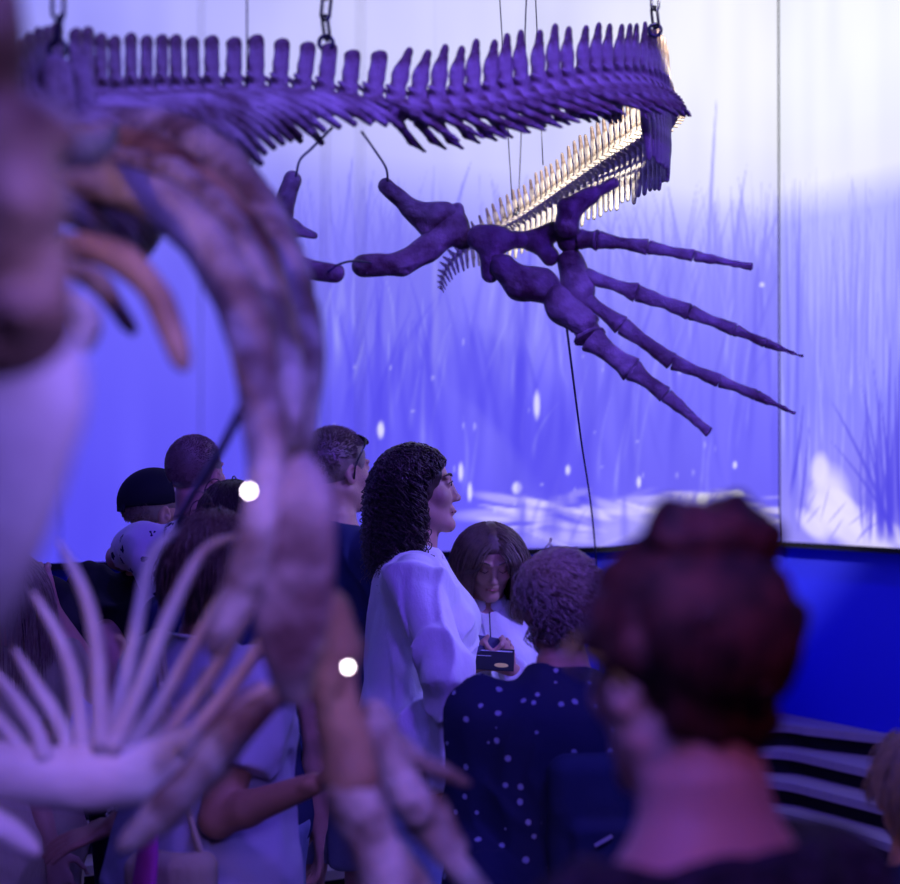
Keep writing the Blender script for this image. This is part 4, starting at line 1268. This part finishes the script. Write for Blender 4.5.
def glasses_on(w, up_, m1, up_rot=0, lens=True):
    root, Rh, ho = w[0], w[1], w[2]
    R2 = Rh @ m3(up_rot)
    o_ = ho + Rh @ A(*up_)
    fr = []; rr = []
    for q in (-1, 1):
        fr.append(np.array([o_ + R2 @ A(q * .034 + math.cos(a) * .027, .0, math.sin(a) * .021) for a in np.linspace(0, 2 * PI, 20)])); rr.append(.0022)
        fr.append(spline([o_ + R2 @ A(q * .062, 0, .006), o_ + R2 @ A(q * .080, -.03, .006), o_ + R2 @ A(q * .084, -.09, .0), o_ + R2 @ A(q * .083, -.125, -.02)], 14)); rr.append(.0028)
    fr.append(spline([o_ + R2 @ A(-.008, 0, .004), o_ + R2 @ A(0, .004, .008), o_ + R2 @ A(.008, 0, .004)], 6)); rr.append(.0022)
    g_ = put('glasses', tubes('glasses', fr, rr, 6), m1, root)
    if lens:
        for q in (-1, 1):
            V = [o_ + R2 @ A(q * .034, 0, 0)] + [o_ + R2 @ A(q * .034 + math.cos(a) * .026, .0, math.sin(a) * .020) for a in np.linspace(0, 2 * PI, 20)[:-1]]
            V2 = [v + R2 @ A(0, .0015, 0) for v in V]
            F = [(0, i + 1, (i + 1) % 19 + 1) for i in range(19)]
            me = quad_mesh('glasses_lens', V + V2, F + [(20 + a, 20 + c, 20 + b) for a, b, c in F] + [(i + 1, (i + 1) % 19 + 1, 21 + (i + 1) % 19, 21 + i) for i in range(19)])
            put('glasses_lens', me, LENS, g_)
    return g_


glasses_on(w3, (0, .058, .088), mat('black_frame', (.01, .01, .012), .2, .6), 50)
# cargo pocket flap and button on his right thigh side
rt = w3[0]
f = Field((-.2, -.3, .4), (.35, .3, .75), .006)
for k_, (x_, y_) in enumerate(((.155, -.075),)):
    f.box((x_ + .018, y_ + .03, .60), (.014, .065, .085), .006, R=m3(0, 0, 25)); f.box((x_ + .026, y_ + .03, .665), (.016, .070, .026), .006, .003, R=m3(0, 0, 25))
put('cargo_pocket', f.mesh('cargo_pocket'), CARGO, rt)
f = Field((.10, -.12, .6), (.26, .06, .7), .003); f.ell((.205, -.06, .655), (.008, .009, .009), 0); put('pocket_button', f.mesh('pocket_button'), STEEL, rt)

# 5 man in the cap with the boy on his back
w5 = person('man in a black cap and black T-shirt carrying the small boy', 156, 5.42, 1.70, -22, build='m', wide=1.05, head=(-48, 0, 0),
            RA=(W(215, 660, 5.4), W(205, 740, 5.2), (-.3, -.6, .2), (0, 0, 1), 30), LA=(W(110, 660, 5.3), W(125, 740, 5.15), (.3, -.6, .2), (0, 0, 1), 30),
            top=dict(mat=BLACKC, sleeve='short', hem=.84, loose=.016), bottom=dict(kind='jeans', mat=mat('black_denim', (.02, .02, .03), .9, .2)),
            hair=('crew', H_GR, dict(top=-.05, n=1300, len=.012, steps=3, rad=.0012, thick=.004, low=-.6, lump=.001)))
root, Rh, ho = w5[:3]
f = Field(ho - .2, ho + .24, .005); f.frame(Rh @ m3(4), ho)
f.ell((0, -.022, .034), (.082, .100, .092), 0); f.box((0, 0, -.075), (.2, .2, .10), .004, 0, 'sub')
f.ell((0, -.110, .022), (.030, .008, .014), .004, 'sub')
f.box((0, -.112, .020), (.045, .004, .010), .003, .004)
f.ell((0, .105, .026), (.072, .070, .006), .012)
put('cap', f.mesh('cap'), CAPM, root)
w4 = person('small boy in white T-shirt printed with dark birds, arm around the capped man', 196, 5.12, 1.44, -12, build='m', wide=.80, z0=.345, head=(-14, 6, 0),
            LA=(W(112, 556, 5.30), W(140, 562, 5.56), (.8, .3, -.2), (0, -1, 0), 20), RA=(W(228, 560, 5.2), W(226, 570, 5.45), None, (0, 0, -1), 20),
            top=dict(mat=CROW, sleeve='short', hem=.86, loose=.014, sl_len=.42), bottom=dict(kind='shorts', mat=NAVY), legs=[((-.1, .03, .84), (-.24, .30, .66), (-.22, .30, .30), (0, 1, -.3)), ((.1, .03, .84), (.22, .34, .66), (.20, .34, .30), (0, 1, -.3))],
            hair=('crew', H_FAWN, dict(n=3200, len=.008, steps=3, rad=.0010, thick=.002, low=-.5, lump=.001, seed=9)))
# 6 dark-haired head behind the rib
w6 = person('person with a dark bob and dark top, mostly hidden behind the big rib', 234, 4.80, 1.66, 10, head=(0, -6, 0), top=dict(mat=NAVY, sleeve='short', hem=.84), bottom=dict(kind='jeans', mat=JEANS),
            hair=('short', H_DK, dict(n=900, len=.09, steps=10, rad=.0018, thick=.016, grav=.35, low=-.5)))
# 7 woman in lilac with both forearms out
w7 = person('woman with short greying brown hair in lilac T-shirt with necklace, forearms held out', 208, 4.1, 1.60, -50, wide=1.30, head=(8, -8, 0), sh_drop=.02,
            RA=(W(195, 880, 3.85), W(314, 784, 3.78), (1, .1, .25), (0, .4, 1), 30), LA=(W(190, 840, 4.45), W(112, 826, 4.2), (-1, -.1, -.35), (.1, .4, -1), 12), hand=(1, -1), skin=SKIN2,
            top=dict(mat=LILAC, sleeve='short', hem=.80, loose=.022, fold=.013), bottom=dict(kind='jeans', mat=TEAL),
            hair=('short', H_BR, dict(n=1500, len=.10, steps=10, rad=.0017, thick=.020, grav=.30, low=-.55, seed=12)))
root, Rh, ho, loc7, arms7 = w7
P = [A(math.cos(a) * .070, -.006 + math.sin(a) * .066, 1.438 - .012 * math.sin(a)) for a in np.linspace(0, 2 * PI, 46)[:-1]]
f = Field((-.1, -.1, 1.39), (.1, .1, 1.48), .003)
for p in P: f.ell(p, .0052, 0)
put('necklace', f.mesh('necklace'), PEARL, root)
la = arms7[1]; ww = la[3] - unit(la[3] - la[2]) * .02; ax_ = unit(la[3] - la[2]); e1 = unit(np.cross(ax_, A(0, 0, 1))); e2 = np.cross(ax_, e1)
f = Field(ww - .05, ww + .05, .0025)
for a in np.linspace(0, 2 * PI, 15)[:-1]: f.ell(ww + e1 * math.cos(a) * .031 + e2 * math.sin(a) * .031, .0048, 0)
put('bracelet', f.mesh('bracelet'), PEARL, root)
P = [loc7(W(*q)) for q in ((158, 815, 3.78), (150, 840, 3.76), (146, 870, 3.76), (140, 930, 3.76))]
f = Field(np.min(P, 0) - .06, np.max(P, 0) + .06, .006); f.chain(spline(P, 14), np.linspace(.012, .04, 14), .01, flat=((0, 1, 0), .4)); f.rough(.006, 30, 5, (1, 1, .3))
put('scarf', f.mesh('scarf'), PINK, root)
# tote bag on her side
B = W(238, 840, 4.30)
tb = thing('shoulder_bag', 'beige cloth shoulder bag hanging beside the woman in lilac', 'bag', (W(172, 860, 3.83)[0], 3.83, .71))
bb = A(*tb.location)
f = Field(bb - A(.16, .1, .08), bb + A(.16, .1, .36), .006); f.box(bb + A(0, 0, .13), (.085, .035, .13), .03); f.rough(.008, 18, 4, (1, 1, .6))
put('bag_body', f.mesh('bag_body'), BEIGE, tb, bb)
put('strap', tubes('strap', [spline([bb + A(-.06, 0, .24), W(163, 760, 3.86), W(158, 662, 3.95), W(160, 648, 4.08), W(160, 655, 4.16)], 26), spline([bb + A(.06, 0, .24), W(176, 760, 3.86), W(164, 662, 3.95), W(164, 648, 4.08), W(164, 655, 4.16)], 26)], [.006, .006], 6), BEIGE, tb, bb)
# 9 raised hand in black at the left
w9 = person('person in a black top with one hand raised, behind the curved teeth at left', -12, 5.4, 1.66, -14, build='m', head=(10, 0, 0), hand=(1,),
            RA=(W(98, 690, 5.2), W(52, 612, 5.2), (-.35, -.1, .9), (0, 1, 0), 45), LA=None, top=dict(mat=BLACKC, sleeve='short', hem=.84), bottom=dict(kind='jeans', mat=mat('dark_denim', (.03, .04, .09), .9, .2)),
            hair=('short', H_DK, dict(n=500, len=.06, steps=8, rad=.002, thick=.012, grav=.3)))
# 10 beige dress at the far left
w10 = person('person in a long beige linen dress at the left edge', 2, 4.9, 1.50, 20, RA=(W(44, 760, 4.85), W(52, 850, 4.8), None, (0, 1, 0), 20), top=dict(mat=BEIGE, sleeve='short', hem=.30, loose=.03, flare=.05, name='dress', fold=.014),
             hair=('long', H_BL, dict(n=500, len=.30, steps=16, rad=.002, thick=.012, grav=.25)))
# 12 woman in the spotted jacket
w12 = person('woman with short wavy greying hair in navy spotted jacket, seen from behind', 562, 4.2, 1.52, 6, wide=1.36, head=(18, -4, 0), sh_drop=.035,
             top=dict(mat=DOTS, sleeve='long', hem=.80, loose=.026, fold=.012), bottom=dict(kind='jeans', mat=NAVY), RA=(W(660, 860, 4.2), W(650, 900, 4.0), None, (0, 1, 0), 20), LA=(W(478, 850, 4.2), W(485, 905, 4.0), None, (0, 1, 0), 20),
             hair=('short', H_GR, dict(n=2600, len=.060, steps=12, rad=.0019, thick=.016, grav=.22, low=-.75, jit=.14, curl=(.007, 1.6), sweep=(.4, -.2, -.7), seed=15, lump=.010)))
root = w12[0]
f = Field((-.2, -.36, .85), (.24, -.08, 1.36), .006)
f.box((.06, -.205, 1.10), (.125, .055, .165), .045); f.box((.06, -.255, 1.04), (.085, .03, .08), .025, .02)
f.rough(.006, 14, 4)
bp = tag(put('backpack', f.mesh('backpack'), NAVY, None), 'dark navy backpack worn by the woman in the spotted jacket', 'backpack')
bp.location = root.location; bp.rotation_euler = root.rotation_euler; bp.scale = root.scale
lb = put('backpack_label', prism('backpack_label', [(-.022, -.004), (.022, -.004), (.022, .004), (-.022, .004)], 0, .002), mat('label_tape', (.5, .5, .6), .6), bp)
lb.matrix_local = Matrix.Translation((.045, -.288, 1.085)) @ Matrix.Rotation(PI / 2, 4, 'X') @ Matrix.Rotation(.5, 4, 'Z')
# 13 the near woman with the bun
w13 = person('blurred near woman with dark auburn hair in a top bun, black lace top and glasses', 700, 1.75, 1.665, 44, wide=1.05, head=(-14, -3, 0), hdrop=.028, sh_drop=.03, skin=mat('flushed_skin', (.62, .33, .30), .5, .4, sss=.08),
             top=dict(mat=LACE, sleeve='long', hem=.82, loose=.012, neck_r=.086), bottom=dict(kind='jeans', mat=NAVY), neckz=1.37, hres=.005,
             hair=('bun', H_AU, dict(n=1600, bun=(0, -.045, .118), bun_r=(.060, .055, .036), rad=.0018, thick=.012, low=-.62, seed=4, lump=.012, lf=28)))
glasses_on(w13, (0, .100, .014), FRAMEM, 0, False)
# 14 at the right edge
w14 = person('child with fair greyish hair at the lower right edge', 916, 3.2, 1.27, 8, top=dict(mat=NAVY, sleeve='short', hem=.84), bottom=dict(kind='shorts', mat=NAVY),
             hair=('short', H_BL, dict(n=900, len=.08, steps=8, rad=.002, thick=.014, grav=.3, low=-.6)))

# booklet
Bk = W(491, 655, 5.70)
bk = thing('booklet', 'dark folded booklet with a yellow oval, held by the reading girl', 'booklet', tuple(Bk))
COVER = mat('booklet_cover', (.012, .012, .03), .5, .4); PAGE = mat('booklet_page', (.06, .06, .14), .6, .3); YEL = mat('yellow_print', (.75, .62, .15), .6, .3); WHT = mat('white_print', (.6, .6, .7), .6, .3)


def slab(name, c, w, h, t_, R, m, parent):
    f_ = [(-w, -h), (w, -h), (w, h), (-w, h)]
    o = put(name, prism(name, f_, -t_, t_), m, parent)
    o.matrix_local = Matrix.Translation(Vector(c)) @ Matrix(R.tolist()).to_4x4()
    return o


Rb = m3(62, 0, 0)
c1 = slab('cover', (.0, 0, -.012), .066, .044, .001, m3(38, 4, -4), COVER, bk)
slab('page', (-.006, .040, .020), .064, .034, .001, m3(50, 16, -6), PAGE, bk)
o = put('yellow_oval', prism('yellow_oval', [(math.cos(a) * .020, math.sin(a) * .009) for a in np.linspace(0, 2 * PI, 25)[:-1]], .0011, .0018), YEL, c1); o.location = (.030, -.024, 0)
o = put('print_line', prism('print_line', [(-.060, -.002), (.060, -.002), (.060, .002), (-.060, .002)], .0011, .0016), WHT, c1); o.location = (0, .034, 0)
o = put('print_line', prism('print_line', [(-.03, -.001), (.03, -.001), (.03, .001), (-.03, .001)], .0011, .0016), WHT, c1); o.location = (-.03, .012, 0)


# ------------------------------------------------------------------ light
def area(name, loc, target, size, col, power, sy=None, spread=PI):
    l = bpy.data.lights.new(name, 'AREA'); l.energy = power; l.color = col; l.size = size; l.spread = spread
    if sy: l.shape = 'RECTANGLE'; l.size_y = sy
    o = bpy.data.objects.new(name, l); COL.objects.link(o); o.location = loc
    o.rotation_euler = (Vector(target) - Vector(loc)).to_track_quat('-Z', 'Y').to_euler(); return o


def spot(name, loc, target, deg, col, power, blend=.5, r=.05):
    l = bpy.data.lights.new(name, 'SPOT'); l.energy = power; l.color = col; l.spot_size = deg * D2R; l.spot_blend = blend; l.shadow_soft_size = r
    o = bpy.data.objects.new(name, l); COL.objects.link(o); o.location = loc
    o.rotation_euler = (Vector(target) - Vector(loc)).to_track_quat('-Z', 'Y').to_euler(); return o


area('stage_wash', (-.6, .2, 4.4), (0, 5.6, 1.4), 1.6, (.14, .10, 1), 105)
area('stage_wash', (1.9, 2.6, 4.4), (.2, 5.6, 1.6), 1.2, (.12, .09, 1), 50)
spot('wall_wash', (.6, 5.6, 4.5), (1.7, 8.6, .7), 75, (.10, .05, 1), 190, .8)
spot('wall_wash', (-.9, 4.6, 4.5), (-.9, 7.4, .8), 75, (.10, .05, 1), 110, .8)
spot('skeleton_spot', (.8, 1.9, 4.1), (-.15, 3.75, 2.35), 50, (.20, .11, 1), 170, .8)
spot('skeleton_spot', (1.2, 1.6, 3.0), (.3, 4.4, 2.2), 45, (.14, .035, 1), 180, .9)
spot('tail_spot', (.5, 2.8, 3.25), (.74, 5.8, 2.655), 22, (1, .97, .80), 2300, .45)
spot('warm_side', (-1.3, .7, 3.4), (-.38, 2.2, 2.12), 33, (1, .50, .42), 52, .8)
spot('rib_spot', (.5, .6, 3.4), (-.35, 2.3, 2.0), 50, (.30, .15, 1), 24, .8)
spot('key_spot', (2.3, 4.9, 2.9), (-.05, 5.6, 1.35), 34, (.24, .20, 1), 280, .8)
spot('jaw_spot', (.25, .3, 2.3), (-.33, 2.4, 1.36), 30, (.26, .18, 1), 115, .6)
spot('near_bone_spot', (.35, .2, 2.9), (-.33, 1.32, 1.72), 34, (.62, .34, .80), 6, .8)  # extra spot added to brighten the dark near bones
spot('pink_spot', (.9, -.2, 3.6), (.30, 1.8, 1.4), 30, (1, .25, .65), 48, .8)

w = bpy.data.worlds.new('hall_air'); SC.world = w; w.use_nodes = True
w.node_tree.nodes['Background'].inputs[0].default_value = (.25, .15, 1, 1); w.node_tree.nodes['Background'].inputs[1].default_value = .012

# ------------------------------------------------------------------ camera
cd = bpy.data.cameras.new('camera'); cam = bpy.data.objects.new('camera', cd); COL.objects.link(cam)
cam.location = (0, 0, CAM_Z); cam.rotation_euler = (PI / 2 + PITCH, 0, 0)
cd.sensor_width = 36; cd.sensor_fit = 'HORIZONTAL'; cd.lens = 80; cd.clip_start = .05; cd.clip_end = 60
cd.dof.use_dof = True; cd.dof.focus_distance = 5.25; cd.dof.aperture_fstop = 3.2
SC.camera = cam
SC.view_settings.view_transform = 'Standard'; SC.view_settings.look = 'None'; SC.view_settings.gamma = 1; SC.view_settings.use_curve_mapping = False
SC.view_settings.exposure = 0
SC.cycles.use_denoising = True
SC.cycles.max_bounces = 6
